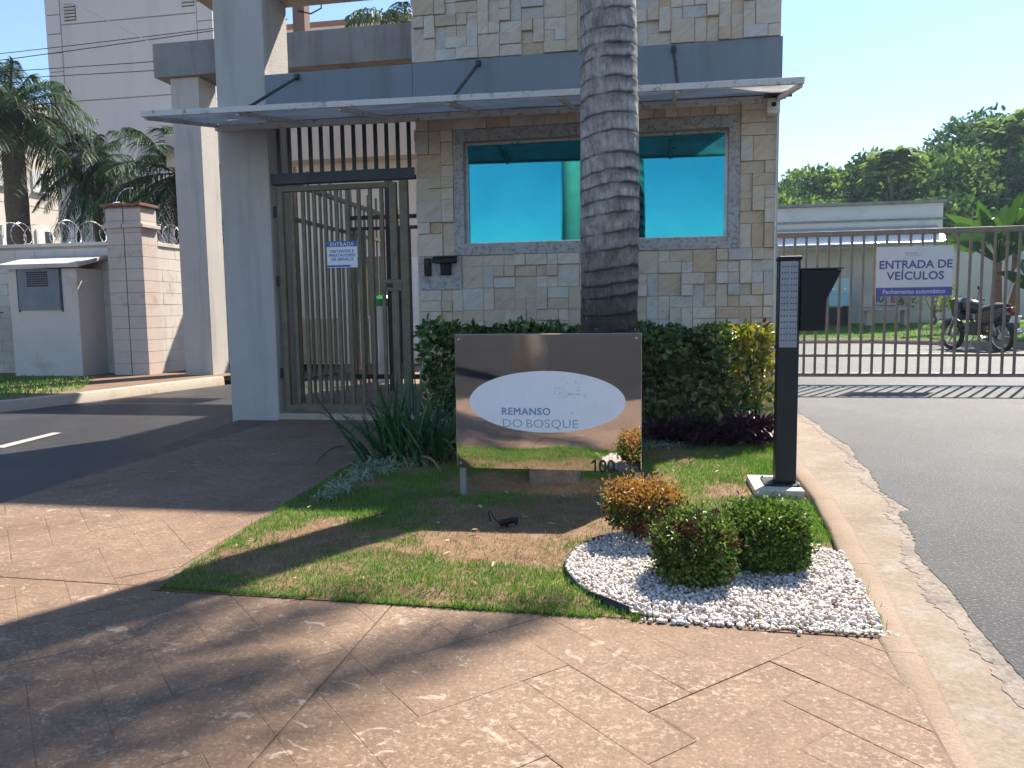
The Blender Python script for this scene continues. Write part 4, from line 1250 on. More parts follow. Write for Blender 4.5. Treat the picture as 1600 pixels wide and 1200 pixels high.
# profile: rises within the first metres
mid = []
for i in range(7):
    a = V[i]; b = V[7 + i]
    mid.append(a + (b - a) * 0.42 + np.array([0, 0, 0.16]))
V = np.concatenate([V[:7], np.array(mid), V[7:]])
F = [(r * 7 + i, r * 7 + i + 1, (r + 1) * 7 + i + 1, (r + 1) * 7 + i) for r in range(2) for i in range(6)]
struct(fmesh('lawn_bank', V, np.array(F), 'bank_turf'))
n = 26000
bx = rng.uniform(3.0, 13.5, n); by = rng.uniform(11.5, 20.4, n)
fx = np.interp(bx, [2.5, 4.55, 7.58, 9.17, 10.77, 16.2], [16.65, 17.05, 16.84, 15.22, 13.42, 10.75])
k = by > fx + 0.02
bx = bx[k]; by = by[k]; fx = fx[k]
u = (by - fx) / (26 - fx)
bz = np.where(u < 0.42, 0.06 + u / 0.42 * (0.44 * 0.42 + 0.16), 0.4)
a = rng.uniform(0, 6.28, len(bx))
V3, F3 = straps(np.stack([bx, by, bz], -1), np.stack([np.cos(a) * 0.5, np.sin(a) * 0.5, np.ones(len(bx))], -1), rng.uniform(0.05, 0.12, len(bx)), 0.022, 0.2, 1)
o = fmesh('bank_grass', V3, F3, 'grass_blade'); struct(o, 'stuff'); tag(o, 'sunlit green grass bank beyond the vehicle gate', 'grass')

wb = thing('white_building', 'long white low building with a lean-to roof beyond the vehicle gate', 'building', (6, 23, 0.3))
MB().box(1.5, 21.2, 0.1, 10.75, 30, 4.40).build('wall', 'white_wall', wb)
MB().box(1.45, 21.12, 3.86, 10.80, 21.199, 3.92).build('ledge', 'grey_concrete', wb)
MB().box(1.45, 21.08, 4.405, 10.85, 30, 4.50).build('parapet_cap', 'grey_concrete', wb)
MB().prism_ax([(20.05, 3.03), (21.199, 3.70), (21.199, 3.73), (20.05, 3.06)], 5.35, 10.55, 0).build('lean_to_roof', 'roof_metal', wb)
MB().box(5.35, 20.06, 2.96, 10.55, 20.12, 3.025).build('roof_edge', 'grey_concrete', wb)
MB().box(5.5, 21.17, 0.4, 10.5, 21.199, 2.95).build('lower_wall', 'shade_wall', wb)  # darker sheet under the roof, shade put into its colour
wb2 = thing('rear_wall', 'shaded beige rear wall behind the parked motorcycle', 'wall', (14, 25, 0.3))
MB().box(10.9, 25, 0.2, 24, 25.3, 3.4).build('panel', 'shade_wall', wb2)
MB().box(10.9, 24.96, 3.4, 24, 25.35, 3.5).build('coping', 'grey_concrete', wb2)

t = thing('drink_cooler', 'pale blue cabinet on dark legs beside the bench', 'cabinet', (7.25, 20.2, 0.42))
MB().box(6.85, 19.9, 1.02, 7.66, 20.5, 1.42).build('lower_body', 'pale_cyan', t, bevel=0.02)
MB().box(6.87, 19.92, 1.422, 7.64, 20.5, 1.92).build('upper_body', 'pale_blue', t, bevel=0.02)
for x in (6.88, 7.52):
    for y in (19.92, 20.38):
        MB().box(x, y, 0.35, x + 0.10, y + 0.10, 1.018).build('leg', 'black_plastic', t)
MB().box(6.9, 20.1, 0.42, 7.6, 20.45, 0.98).build('compressor_box', 'black_plastic', t)
for x in (7.05, 7.4):
    MB().box(x, 19.86, 1.55, x + 0.05, 19.919, 1.60).build('tap', 'chrome', t)
t = thing('advert_bench', 'concrete bench with a painted advert on its backrest', 'bench', (8.7, 19.7, 0.4))
MB().box(7.82, 19.45, 0.86, 9.55, 19.85, 0.93).build('seat', 'bench_concrete', t, bevel=0.01)
br = MB().box(7.95, 19.86, 0.96, 9.45, 19.93, 1.40).build('backrest', 'bench_concrete', t, bevel=0.01)
for x in (8.05, 9.15):
    MB().box(x, 19.5, 0.38, x + 0.14, 19.9, 0.859).build('leg', 'bench_concrete', t, bevel=0.01)
text('advert_text', 'RA', 'bench_blue', br, 0.27, (8.38, 19.857, 1.13), bold=0.010, extrude=0.001)
text('advert_text', 'ED', 'bench_red', br, 0.27, (8.83, 19.857, 1.13), bold=0.010, extrude=0.001)
MB().tube([(8.30 + 0.9 * i / 8, 19.855, 1.06 - 0.05 * math.sin(math.pi * i / 8)) for i in range(9)], 0.012, 6).build('swoosh', 'bench_blue', br)

# --- motorcycle, built pointing along local +x
mc = thing('motorcycle', 'dark parked motorcycle with a red tail light beyond the vehicle gate', 'motorcycle', (8.74, 12.7, -0.055), R(112))
mc.scale = (1.12, 1.25, 1.12)
def wheel(x):
    mbw = MB()
    pts = [(x + 0.27 * math.cos(a), 0, 0.30 + 0.27 * math.sin(a)) for a in [2 * math.pi * i / 28 for i in range(29)]]
    ty = mbw.tube(pts, 0.045, 10, False).build('wheel', 'rubber', mc, smooth=True, local=True)
    MB().tube([(x + 0.225 * math.cos(a), 0, 0.30 + 0.225 * math.sin(a)) for a in [2 * math.pi * i / 28 for i in range(29)]], 0.016, 8, False).build('rim', 'chrome', ty, smooth=True, local=True)
    MB().lathe([(0.045, -0.05), (0.045, 0.05)], (x, 0, 0.30), 14, 'y').build('hub', 'galv', ty, local=True)
    s = MB()
    for i in range(6):
        a = i * math.pi / 3
        s.tube([(x, 0, 0.30), (x + 0.22 * math.cos(a), 0, 0.30 + 0.22 * math.sin(a))], 0.011, 6)
    s.build('spoke', 'galv', ty, local=True)
    MB().tube([(x + 0.335 * math.cos(a), 0, 0.30 + 0.335 * math.sin(a)) for a in [R(25) + R(130) * i / 10 for i in range(11)]], 0.05, 8).build('fender', 'moto_black', mc, smooth=True, local=True)
wheel(0.68); wheel(-0.62)
fr = MB()
fr.tube([(0.42, 0, 0.92), (0.1, 0, 0.55), (-0.12, 0, 0.38), (-0.62, 0, 0.30)], 0.03, 8)
fr.tube([(0.42, 0, 0.86), (-0.1, 0, 0.74), (-0.75, 0, 0.82)], 0.028, 8)
fr.tube([(-0.1, 0, 0.74), (-0.12, 0, 0.38)], 0.025, 8)
fr.build('frame', 'moto_black', mc, smooth=True, local=True)
for y in (-0.09, 0.09):
    MB().tube([(0.68, y, 0.30), (0.44, y, 0.98)], 0.026, 8).build('fork', 'galv', mc, smooth=True, local=True)
    MB().tube([(-0.60, y * 1.3, 0.33), (-0.45, y * 1.3, 0.74)], 0.03, 8).build('shock_absorber', 'galv', mc, smooth=True, local=True)
    MB().tube([(0.40, y * 3.2, 1.06), (0.42, y * 4.0, 1.30)], 0.007, 6).build('mirror_stem', 'black_plastic', mc, local=True)
    MB().lathe([(0.01, -0.012), (0.055, -0.008), (0.06, 0.01)], (0.43, y * 4.2, 1.32), 12, 'x').build('mirror', 'black_plastic', mc, local=True)
MB().tube([(0.30, -0.38, 1.05), (0.40, -0.20, 1.08), (0.44, 0, 1.02), (0.40, 0.20, 1.08), (0.30, 0.38, 1.05)], 0.014, 8).build('handlebar', 'black_plastic', mc, smooth=True, local=True)
MB().tube([(0.36, 0, 0.88), (0.22, 0, 0.93), (0.05, 0, 0.90), (-0.10, 0, 0.82)], [0.09, 0.155, 0.145, 0.07], 14).build('fuel_tank', 'moto_black', mc, smooth=True, local=True)
MB().tube([(-0.04, 0, 0.84), (-0.25, 0, 0.82), (-0.50, 0, 0.88), (-0.78, 0, 0.92)], [0.08, 0.125, 0.12, 0.05], 12).build('seat', 'rubber', mc, smooth=True, local=True)
MB().box(-0.12, -0.13, 0.32, 0.22, 0.13, 0.60).build('engine', 'dark_metal', mc, bevel=0.04, local=True)
MB().prism_ax([(-0.62, 0.62), (-0.12, 0.50), (-0.05, 0.78), (-0.45, 0.84), (-0.85, 0.90), (-0.80, 0.74)], -0.15, 0.15, 1).build('side_panel', 'moto_black', mc, bevel=0.04, local=True)
MB().prism_ax([(0.30, 0.62), (0.52, 0.70), (0.60, 0.98), (0.50, 1.12), (0.36, 1.02)], -0.17, 0.17, 1).build('front_fairing', 'moto_black', mc, bevel=0.04, local=True)
MB().tube([(0.20, -0.13, 0.42), (0.05, -0.17, 0.24), (-0.4, -0.18, 0.30), (-0.85, -0.19, 0.42)], [0.025, 0.028, 0.05, 0.055], 10).build('exhaust', 'chrome', mc, smooth=True, local=True)
MB().lathe([(0.03, 0.42), (0.09, 0.47), (0.095, 0.56), (0.01, 0.58)], (0, 0, 0.90), 16, 'x').build('headlight', 'chrome', mc, smooth=True, local=True)
MB().box(-0.90, -0.06, 0.80, -0.83, 0.06, 0.90).build('tail_light', 'red_plastic', mc, bevel=0.015, local=True)
MB().obox((-0.93, 0, 0.66), (0.008, 0, 0.004), (0, 0.10, 0), (-0.035, 0, 0.065)).build('licence_plate', 'white_paint', mc, local=True)
MB().tube([(-0.05, 0.12, 0.30), (-0.10, 0.26, 0.02)], 0.014, 6).build('kickstand', 'galv', mc, local=True)

# --- pergola with white posts
t = thing('pergola', 'pale pergola with white posts behind the motorcycle', 'pergola', (10.6, 16, 0.2))
MB().box(9.25, 15.9, 2.60, 14, 16.05, 2.85).build('beam', 'shade_wall', t)
MB().box(9.25, 18.4, 2.60, 14, 18.55, 2.85).build('beam', 'shade_wall', t)
for x in (9.9, 11.2, 12.5):
    MB().box(x, 15.9, 2.851, x + 0.08, 18.6, 2.95).build('rafter', 'white_paint', t)
for x, y in ((10.45, 15.97), (13.6, 15.97), (13.6, 18.47)):
    MB().lathe([(0.10, 0.1), (0.09, 2.6)], (x, y, 0), 14).build('post', 'white_paint', t, smooth=True)
# ------------------------------------------------------------------ palms
def frond_leaves(base, az, el, L, droop, nl, ll, lw, hang=0.5, seed=0):
    """leaflets of one feather frond; returns strap arrays and the rachis points"""
    t = np.linspace(0, 1, nl)
    dx, dy = math.cos(az), math.sin(az)
    r = L * (np.cos(el) * t - 0.12 * droop * t ** 2)
    z = L * (np.sin(el) * t - droop * t ** 2.2)
    C = np.stack([base[0] + dx * r, base[1] + dy * r, base[2] + z], -1)
    T = unit(np.gradient(C, axis=0))
    S = np.array([-dy, dx, 0.0])
    prof = np.clip(np.sin(np.pi * np.clip(0.12 + t * 0.86, 0, 1)) ** 0.6, 0.15, 1)
    P = []; D = []; LL = []
    for sgn in (-1, 1):
        k = t > 0.16
        m = k.sum()
        d = S * sgn * rng.uniform(0.75, 1.0, (m, 1)) + T[k] * rng.uniform(0.5, 0.8, (m, 1)) + np.array([0, 0, 1.0]) * rng.uniform(-0.25, 0.35, (m, 1))
        P.append(C[k]); D.append(d); LL.append(ll * prof[k] * rng.uniform(0.8, 1.1, m))
    P = np.concatenate(P); D = np.concatenate(D); LL = np.concatenate(LL)
    return straps(P, D, LL, lw, hang * rng.uniform(0.6, 1.3, len(P)), 3), C

def palm(name, label, loc, th, tr, nf, fl, ll=0.45, lw=0.03, nl=46, el_lo=-0.5, el_hi=1.35, droop=0.55, hang=0.6, lean=(0, 0), trunk_mat='palm_stem', group=None):
    t = thing(name, label, 'palm', loc, 0, group)
    top = Vector((loc[0] + lean[0], loc[1] + lean[1], loc[2] + th))
    pts = []; rs = []
    for i in range(15):
        q = i / 14
        pts.append((loc[0] + lean[0] * q, loc[1] + lean[1] * q, loc[2] + th * q))
        rs.append(tr * (1.15 - 0.25 * q) * (1 + 0.06 * (i % 2)))
    MB().tube(pts, rs, 14).build('trunk', trunk_mat, t, smooth=True)
    parts = []; ra = MB()
    for i in range(nf):
        az_ = i * 2.39996 + rng.uniform(-0.2, 0.2)
        q = (i + 0.5) / nf
        el = el_hi + (el_lo - el_hi) * q ** 0.8
        L = fl * rng.uniform(0.85, 1.1)
        (V, F), C = frond_leaves(top, az_, el, L, droop * rng.uniform(0.8, 1.2), nl, ll, lw, hang)
        parts.append((V, F))
        ra.tube([tuple(c) for c in C[::6]], [0.022 * (1 - 0.8 * j / len(C[::6])) for j in range(len(C[::6]))], 5)
    fr_ = ra.build('frond_stalk', 'palm_stem', t)
    V, F = merge(parts)
    o = fmesh('crown', V, F, 'palm_leaf', t)
    return t

# --- the big palm in front of the window, ringed trunk
t = thing('palm_tree', 'tall palm with thick grey ringed trunk standing in front of the window', 'palm', (0.985, -1.70, 0))
nseg = 700; nr = 44
zz = np.linspace(-0.1, 7.7, nseg)
aa = np.linspace(0, 2 * np.pi, nr, endpoint=False)
ring_z = []
q = 0.05
rr = random.Random(9)
while q < 7.7:
    ring_z.append(q)
    q += rr.uniform(0.08, 0.14)
V = np.zeros((nseg, nr, 3)); SCAR = np.zeros((nseg, nr))
for i, z in enumerate(zz):
    base = 0.192 + 0.055 * math.exp(-max(z, 0) / 0.22) - 0.004 * z + 0.012 * math.exp(-((z - 1.9) / 0.8) ** 2)
    wob = -0.022 * np.cos(aa) + 0.006 * np.sin(2 * aa + 1.3 + z * 3) + 0.012 * (vnoise(aa * 4, np.full(nr, z * 9), 1.0) - 0.5)
    dz = np.full(nr, 9.0)
    for rz in ring_z:
        d = (z + wob) - rz
        dz = np.where(np.abs(d) < np.abs(dz), d, dz)
    groove = -0.0042 * np.exp(-(dz / 0.008) ** 2) + 0.0022 * np.exp(-((dz + 0.018) / 0.012) ** 2)
    nz = 0.006 * (vnoise(aa * 3, np.full(nr, z * 6), 1.0) - 0.5) + 0.007 * (vnoise(aa * 6, np.full(nr, z * 22), 1.0) - 0.5)
    r = base + groove + nz
    nzs = vnoise(aa * 2.2, np.full(nr, z * 5), 1.0)
    SCAR[i] = np.clip(1.1 * np.exp(-(dz / 0.006) ** 2) * (0.35 + nzs) + np.where(dz < 0, 1.0, 0.0) * 1.35 * np.exp(-np.abs(dz) / 0.030) * (0.15 + 0.9 * nzs) * (0.75 + 0.45 * np.cos(aa)), 0, 0.97)
    V[i, :, 0] = 0.985 + r * np.cos(aa) + 0.012 * math.sin(z * 0.9)
    V[i, :, 1] = -1.70 + r * np.sin(aa)
    V[i, :, 2] = z
idx = np.arange(nseg * nr).reshape(nseg, nr)
F = np.stack([idx[:-1], np.roll(idx, -1, 1)[:-1], np.roll(idx, -1, 1)[1:], idx[1:]], -1).reshape(-1, 4)
zc = V[:, :, 2].ravel()[F].mean(1)
ac = np.tile(aa + np.pi / nr, nseg - 1)
wobc = 0.018 * np.sin(ac + zc * 0.5) + 0.010 * np.sin(2 * ac + 1.3 + zc)
dmin = np.min(np.abs((zc + wobc)[:, None] - np.array(ring_z)[None]), axis=1)
mi = ((dmin < 0.011) & (vnoise(ac * 2, zc * 9, 1.0) > 0.30)).astype(int)
tk = fmesh('trunk', V, F, 'palm_bark', t, smooth=True)
at_ = tk.data.attributes.new('scar', 'FLOAT', 'POINT')
at_.data.foreach_set('value', SCAR.ravel().astype(np.float32))
MB().tube([(0.985, -1.7, 7.6), (0.985, -1.7, 7.9), (0.985, -1.7, 8.3)], [0.17, 0.15, 0.08], 16).build('crown_shaft', 'banana_leaf', t, smooth=True)
parts = []; ra = MB()
for az_, el in ((41, 0.12), (46, 0.30), (51, 0.20), (57, 0.32), (90, 0.35), (118, 0.9), (150, 0.5), (185, 0.2), (215, 0.75), (240, 0.25), (262, 0.9), (345, 1.3), (70, 1.2)):
    az_ = R(az_)
    (V, F), C = frond_leaves((0.985, -1.7, 8.2), az_, el, 3.7 * rng.uniform(0.95, 1.05), 0.42, 190, 0.55, 0.020, 0.6)
    parts.append((V, F))
    ra.tube([tuple(c) for c in C[::6]], 0.02, 5)
ra.build('frond_stalk', 'palm_stem', t)
V, F = merge(parts)
fmesh('crown', V, F, 'palm_leaf', t)

palm('palm_tree', 'tall shaggy palm with brown trunk behind the razor wire wall', (-13.45, 9.0, 0.0), 5.75, 0.24, 44, 2.2, 0.60, 0.022, 90, -0.6, 1.5, 0.5, 0.6)
palm('palm_tree', 'small dense palm rising right behind the wall pier', (-12.1, 10.0, 0.0), 4.75, 0.11, 34, 1.5, 0.42, 0.017, 80, -1.2, 1.5, 0.6, 0.6)
palm('palm_tree', 'bushy palm half hidden by the rear portal column', (-9.6, 9.6, 0.0), 4.3, 0.16, 34, 2.2, 0.62, 0.024, 80, -0.8, 1.45, 0.42, 0.6)
palm('palm_tree', 'palm showing above the rear beam beside the guardhouse corner', (-5.2, 13.5, 0.0), 8.4, 0.2, 30, 2.4, 0.6, 0.04, 46, -0.9, 1.2, 0.6, 0.7)

# ------------------------------------------------------------------ hedge along the guardhouse
def shell_points(n, box_, noise=0.06, inner=0.35):
    x0, y0, z0, x1, y1, z1 = box_
    P = np.stack([rng.uniform(x0, x1, n), rng.uniform(y0, y1, n), rng.uniform(z0, z1, n)], -1)
    # push most points towards the front and top faces
    k = rng.random(n) > inner
    f = rng.random(n)
    P[k & (f < 0.62), 1] = y0 + np.abs(rng.normal(0, 0.05, (k & (f < 0.62)).sum()))
    P[k & (f >= 0.62), 2] = z1 - np.abs(rng.normal(0, 0.04, (k & (f >= 0.62)).sum()))
    bul = fbm(P[:, 0] * 1.0, P[:, 2] * 1.0, 3.0, 3) - 0.5
    P[:, 1] -= bul * noise * 2.2
    P[:, 2] += (fbm(P[:, 0], P[:, 1], 4.0, 3) - 0.5) * noise * 1.6 * (P[:, 2] > z1 - 0.2)
    return P
he = thing('hedge', 'leafy green hedge under the guardhouse window', 'hedge', (0.9, -0.7, 0))
P = shell_points(7600, (-0.55, -1.06, 0.14, 1.80, -0.40, 0.86), 0.15, 0.42)
k = ~((np.abs(P[:, 0] - 0.985) < 0.2) & (P[:, 1] < -1.35))
P = P[k]
low = P[:, 2] < 0.40
P = P[~low | (rng.random(len(P)) < 0.7)]
n = len(P)
D = rand_dirs(n, 0.35); D[:, 1] -= 0.45
Nn = rand_dirs(n, 0.7); Nn[:, 1] -= 0.4
V, F = leaves(P, D, Nn, rng.uniform(0.045, 0.085, n), rng.uniform(0.030, 0.050, n), 0.28)
fmesh('foliage', V, F, 'hedge_leaf', he)
k = (fbm(P[:, 0], P[:, 2], 5, 2) > 0.46) & (rng.random(n) < 0.55)
P2 = P[k] + np.array([0, -0.025, 0.012]); n2 = len(P2)
V, F = leaves(P2, rand_dirs(n2, 0.2) + np.array([0, -0.5, 0]), rand_dirs(n2, 0.6) + np.array([0, -0.6, 0]), rng.uniform(0.040, 0.070, n2), rng.uniform(0.022, 0.040, n2), 0.3)
fmesh('pale_foliage', V, F, 'hedge_pale', he)
st = MB()
for i in range(60):
    x = random.uniform(-0.5, 1.85); y = random.uniform(-0.95, -0.5)
    p = [(x, y, 0)]
    for j in range(4):
        x += random.uniform(-0.09, 0.09); y += random.uniform(-0.09, 0.05)
        p.append((x, max(y, -1.08), 0.16 + j * 0.17))
    st.tube(p, [0.010, 0.008, 0.007, 0.005, 0.003], 5)
st.build('stem', 'bark', he)
# yellow croton closing the hedge by the kerb
cr = thing('croton_shrub', 'yellow green croton shrub at the sunny hedge end by the kerb', 'shrub', (2.02, -0.75, 0))
P = shell_points(1500, (1.74, -1.0, 0.22, 2.20, -0.45, 0.88), 0.14)
n = len(P)
V, F = leaves(P, rand_dirs(n, 0.4) + np.array([0.1, -0.3, 0]), rand_dirs(n, 0.6) + np.array([0, -0.4, 0]), rng.uniform(0.045, 0.085, n), rng.uniform(0.020, 0.036, n), 0.3)
mi_ = np.tile(((P[:, 2] + rng.normal(0, 0.15, n) > 0.42) & (P[:, 0] + rng.normal(0, 0.10, n) > 1.88)).astype(int), 2)
fmesh('foliage', V, F, ['hedge_leaf', 'croton_leaf'], cr, mi=mi_)
st = MB()
for i in range(9):
    x = random.uniform(1.85, 2.1); y = random.uniform(-0.9, -0.6)
    st.tube([(x, y, 0), (x + random.uniform(-.06, .06), y, 0.35), (x + random.uniform(-.1, .1), y - 0.05, 0.75)], [0.009, 0.007, 0.004], 5)
st.build('stem', 'bark', cr)
# purple plants
def rosette(name, label, loc, n, L, W, mat, droop=0.5, up=0.7, grp=None, cat='plant', seg=4, spread=0.03, hgt=0.0):
    t = thing(name, label, cat, loc, 0, grp)
    a = rng.uniform(0, 6.283, n)
    D = np.stack([np.cos(a), np.sin(a), up * rng.uniform(0.5, 1.9, n)], -1)
    P = np.array(loc) + np.stack([np.cos(a) * rng.random(n) * spread, np.sin(a) * rng.random(n) * spread, rng.random(n) * hgt], -1)
    V, F = straps(P, D, L * rng.uniform(0.6, 1.1, n), W, droop * rng.uniform(0.4, 1.4, n), seg)
    fmesh('leaves', V, F, mat, t)
    return t
for i, (x, y, lab) in enumerate(((1.42, -1.12, 'dark purple leafy plant at the hedge foot nearest the steel sign'), (1.64, -1.10, 'dark purple leafy plant at the middle of the hedge foot'),
                            (1.86, -1.06, 'dark purple leafy plant at the hedge foot under the croton'), (2.06, -1.0, 'purple leafy plant at the hedge foot nearest the access totem'))):
    rosette('purple_plant', lab, (x, y, 0.0), 130, 0.32, 0.034, 'purple_leaf', 0.40, 1.1, 'purple plants along the hedge foot', spread=0.09, hgt=0.12)
t = rosette('cordyline', 'dark red cordyline sprig rising above the hedge end', (2.12, -0.82, 0.78), 26, 0.15, 0.028, 'purple_leaf', 0.5, 0.9, None, spread=0.02, hgt=0.14)
MB().tube([(2.10, -0.8, 0), (2.11, -0.82, 0.4), (2.12, -0.82, 0.9)], [0.009, 0.008, 0.006], 6).build('stem', 'bark', t)
t = rosette('cordyline', 'small red seedling growing at the kerb beyond the totem', (2.24, -0.85, 0.09), 8, 0.13, 0.026, 'purple_leaf', 0.3, 0.8)
MB().tube([(2.24, -0.85, 0), (2.24, -0.85, 0.10)], 0.006, 6).build('stem', 'bark', t)

# strap-leaved clump next to the sign
t = thing('strap_leaf_clump', 'large clump of dark green strap leaves left of the steel sign', 'plant', (-0.38, -1.85, 0))
n = 330
a = rng.uniform(0, 6.283, n)
cxy = rng.normal(0, 0.13, (n, 2)) * np.array([1.2, 1.0])
P = np.stack([-0.36 + cxy[:, 0], -1.85 + cxy[:, 1], np.zeros(n)], -1)
D = np.stack([np.cos(a) * rng.uniform(0.1, 0.8, n) + cxy[:, 0] * 1.2, np.sin(a) * rng.uniform(0.1, 0.7, n) + cxy[:, 1], np.ones(n)], -1)
V, F = straps(P, D, rng.uniform(0.45, 0.82, n), rng.uniform(0.014, 0.026, n), rng.uniform(0.05, 0.75, n) ** 1.3, 7)
fmesh('leaves', V, F, 'strap_leaf', t)
n = 34
a = rng.uniform(0, 6.283, n)
P = np.stack([-0.34 + rng.normal(0, 0.12, n), -1.95 + rng.normal(0, 0.10, n), np.full(n, 0.02)], -1)
D = np.stack([np.cos(a) * 0.9, np.sin(a) * 0.7 - 0.4, np.full(n, 0.8)], -1)
V, F = straps(P, D, rng.uniform(0.35, 0.65, n), rng.uniform(0.012, 0.022, n), rng.uniform(0.6, 1.1, n), 7)
fmesh('dry_leaves', V, F, 'strap_dry', t)
def liriope(label, pts, n, L, grp='variegated border grass clumps', zoff=0.0):
    t = thing('border_grass', label, 'ornamental grass', (pts[0][0], pts[0][1], 0), 0, grp)
    parts = []
    for (x, y) in pts:
        a = rng.uniform(0, 6.283, n)
        P = np.stack([x + rng.normal(0, 0.03, n), y + rng.normal(0, 0.03, n), np.zeros(n)], -1)
        D = np.stack([np.cos(a) * rng.uniform(0.3, 1.1, n), np.sin(a) * rng.uniform(0.3, 1.1, n), np.ones(n)], -1)
        parts.append(straps(P, D, L * rng.uniform(0.6, 1.1, n), rng.uniform(0.005, 0.008, n), rng.uniform(0.4, 0.9, n), 5))
    V, F = merge(parts)
    fmesh('leaves', V, F, 'liriope_leaf', t)
liriope('pale striped border grass at the path edge nearest the viewer', [(-0.50, -3.02)], 60, 0.17)
liriope('pale striped border grass clump along the path edge', [(-0.52, -2.72), (-0.55, -2.50), (-0.48, -2.55), (-0.42, -2.35), (-0.50, -2.85)], 75, 0.20)
liriope('pale striped border grass in front of the strap leaf clump', [(-0.60, -2.2), (-0.52, -2.05), (-0.40, -2.18), (-0.28, -2.1), (-0.62, -1.9)], 70, 0.20)
liriope('thin border grass tuft behind the steel sign edge', [(1.22, -1.35), (1.30, -1.25), (1.42, -1.22), (1.15, -1.2)], 45, 0.24)

# ------------------------------------------------------------------ clipped shrubs in the pebbles
def topiary(label, c, rx, rz, zc, n, orange, sparse=0.0, brown=0.1):
    t = thing('clipped_shrub', label, 'shrub', (c[0], c[1], 0), 0, 'clipped shrubs in the pebble bed')
    d = unit(rng.normal(size=(n, 3)))
    p4 = (np.abs(d) ** 4.5).sum(1, keepdims=True) ** (-1 / 4.5)            # rounded cube
    lump = 1 + 0.42 * (fbm(d[:, 0] * 3 + d[:, 1] * 4 + c[0] * 7, d[:, 2] * 4 + d[:, 1] * 2 + c[1] * 5, 1.7, 4) - 0.55)[:, None]
    r = rng.uniform(0.35, 1.0, (n, 1)) ** 0.33
    P = d * p4 * lump * r * np.array([rx, rx, rz]) + np.array([c[0], c[1], zc])
    sh = rng.random(n) < 0.10                      # stray shoots beyond the clipped outline
    P[sh] += d[sh] * rng.uniform(0.01, 0.045, (sh.sum(), 1)) + np.array([0, 0, 0.01])
    k = (P[:, 2] > 0.03) & (rng.random(n) > sparse * (P[:, 2] < zc - rz * 0.35) * 0.85)
    P = P[k]; d = d[k]; n = len(P)
    D = unit(d * 0.7 + rng.normal(size=(n, 3)) * 0.6 + np.array([0, 0, 0.3]))
    V, F = leaves(P, D, rand_dirs(n, 0.5) + d * 0.5, rng.uniform(0.014, 0.024, n), rng.uniform(0.009, 0.015, n), 0.25)
    z = (P[:, 2] - zc) / rz
    m = np.zeros(n, int)
    if orange:
        m[(z + rng.normal(0, 0.22, n) + 0.45 * (fbm(P[:, 0], P[:, 1], 8, 2) - 0.5) > 0.48)] = 1
        m[(z < -0.30) & (rng.random(n) < 0.8)] = 2
    m[(fbm(P[:, 0] + 3, P[:, 2] + P[:, 1], 9, 2) > 0.66) & (rng.random(n) < 2.4 * brown)] = 1 if orange else 2
    m[rng.random(n) < brown * 0.5] = 2
    fmesh('foliage', V, F, ['box_leaf', 'box_orange', 'box_brown'], t, mi=np.tile(m, 2))
    st = MB()
    for i in range(16):
        a = random.uniform(0, 6.28); q = random.uniform(0.2, 0.85)
        st.tube([(c[0] + 0.02 * math.cos(a), c[1] + 0.02 * math.sin(a), 0), (c[0] + rx * q * 0.5 * math.cos(a), c[1] + rx * q * 0.5 * math.sin(a), zc * 0.5),
                 (c[0] + rx * q * math.cos(a), c[1] + rx * q * math.sin(a), zc + rz * 0.4)], [0.006, 0.004, 0.002], 5)
    st.build('stem', 'bark', t)
topiary('clipped shrub with scorched orange top in the pebble bed', (1.25, -3.60), 0.152, 0.092, 0.165, 8500, True, 0.9, 0.25)
topiary('green clipped shrub with brown gaps, foremost in the pebble bed', (1.445, -4.10), 0.138, 0.108, 0.140, 8500, False, 0.2, 0.3)
topiary('dense dark green clipped shrub below the access totem', (1.738, -3.90), 0.142, 0.112, 0.140, 9500, False, 0.0, 0.0)

# ------------------------------------------------------------------ trees on the right
def leaf_cluster(centers, radii, per, size, up=0.3):
    parts = []
    for c, r in zip(centers, radii):
        n = int(per * (r ** 2))
        d = unit(rng.normal(size=(n, 3)))
        P = np.array(c) + d * r * rng.uniform(0.45, 1.05, (n, 1)) * np.array([1, 1, 0.8])
        parts.append(leaves(P, rand_dirs(n, 0.2) + d * 0.4, rand_dirs(n, up) + d * 0.4, size * rng.uniform(0.6, 1.3, n), size * 0.6 * rng.uniform(0.6, 1.2, n), 0.2))
    return merge(parts)
def tree(name, label, loc, th, r, crown, mat, size, per, nb=22, cat='tree', group=None, flat=0.75):
    t = thing(name, label, cat, loc, 0, group)
    mbt = MB()
    mbt.tube([(loc[0], loc[1], loc[2]), (loc[0] + 0.1, loc[1], loc[2] + th * 0.5), (loc[0], loc[1], loc[2] + th)], [r, r * 0.8, r * 0.5], 10)
    cs = []; rs = []
    for i in range(nb):
        d = unit(rng.normal(size=3)); q = rng.uniform(0.3, 1.0) ** 0.5
        cc = (loc[0] + d[0] * crown * q, loc[1] + d[1] * crown * q, loc[2] + th + crown * 0.5 + d[2] * crown * q * flat)
        cs.append(cc); rs.append(crown * rng.uniform(0.24, 0.42))
        if i % 2 == 0:
            mbt.tube([(loc[0], loc[1], loc[2] + th * rng.uniform(0.6, 1.0)), tuple((np.array(cc) + np.array([loc[0], loc[1], loc[2] + th])) / 2), cc], [r * 0.3, r * 0.18, r * 0.06], 6)
    mbt.build('trunk', 'bark', t, smooth=True)
    V, F = leaf_cluster(cs, rs, per, size)
    fmesh('crown', V, F, mat, t)
    return t
tree('tree', 'leafy tree whose branch tip peeks past the guardhouse corner', (3.05, 12.2, 0), 3.3, 0.12, 1.05, 'tree_leaf', 0.14, 420, 16)
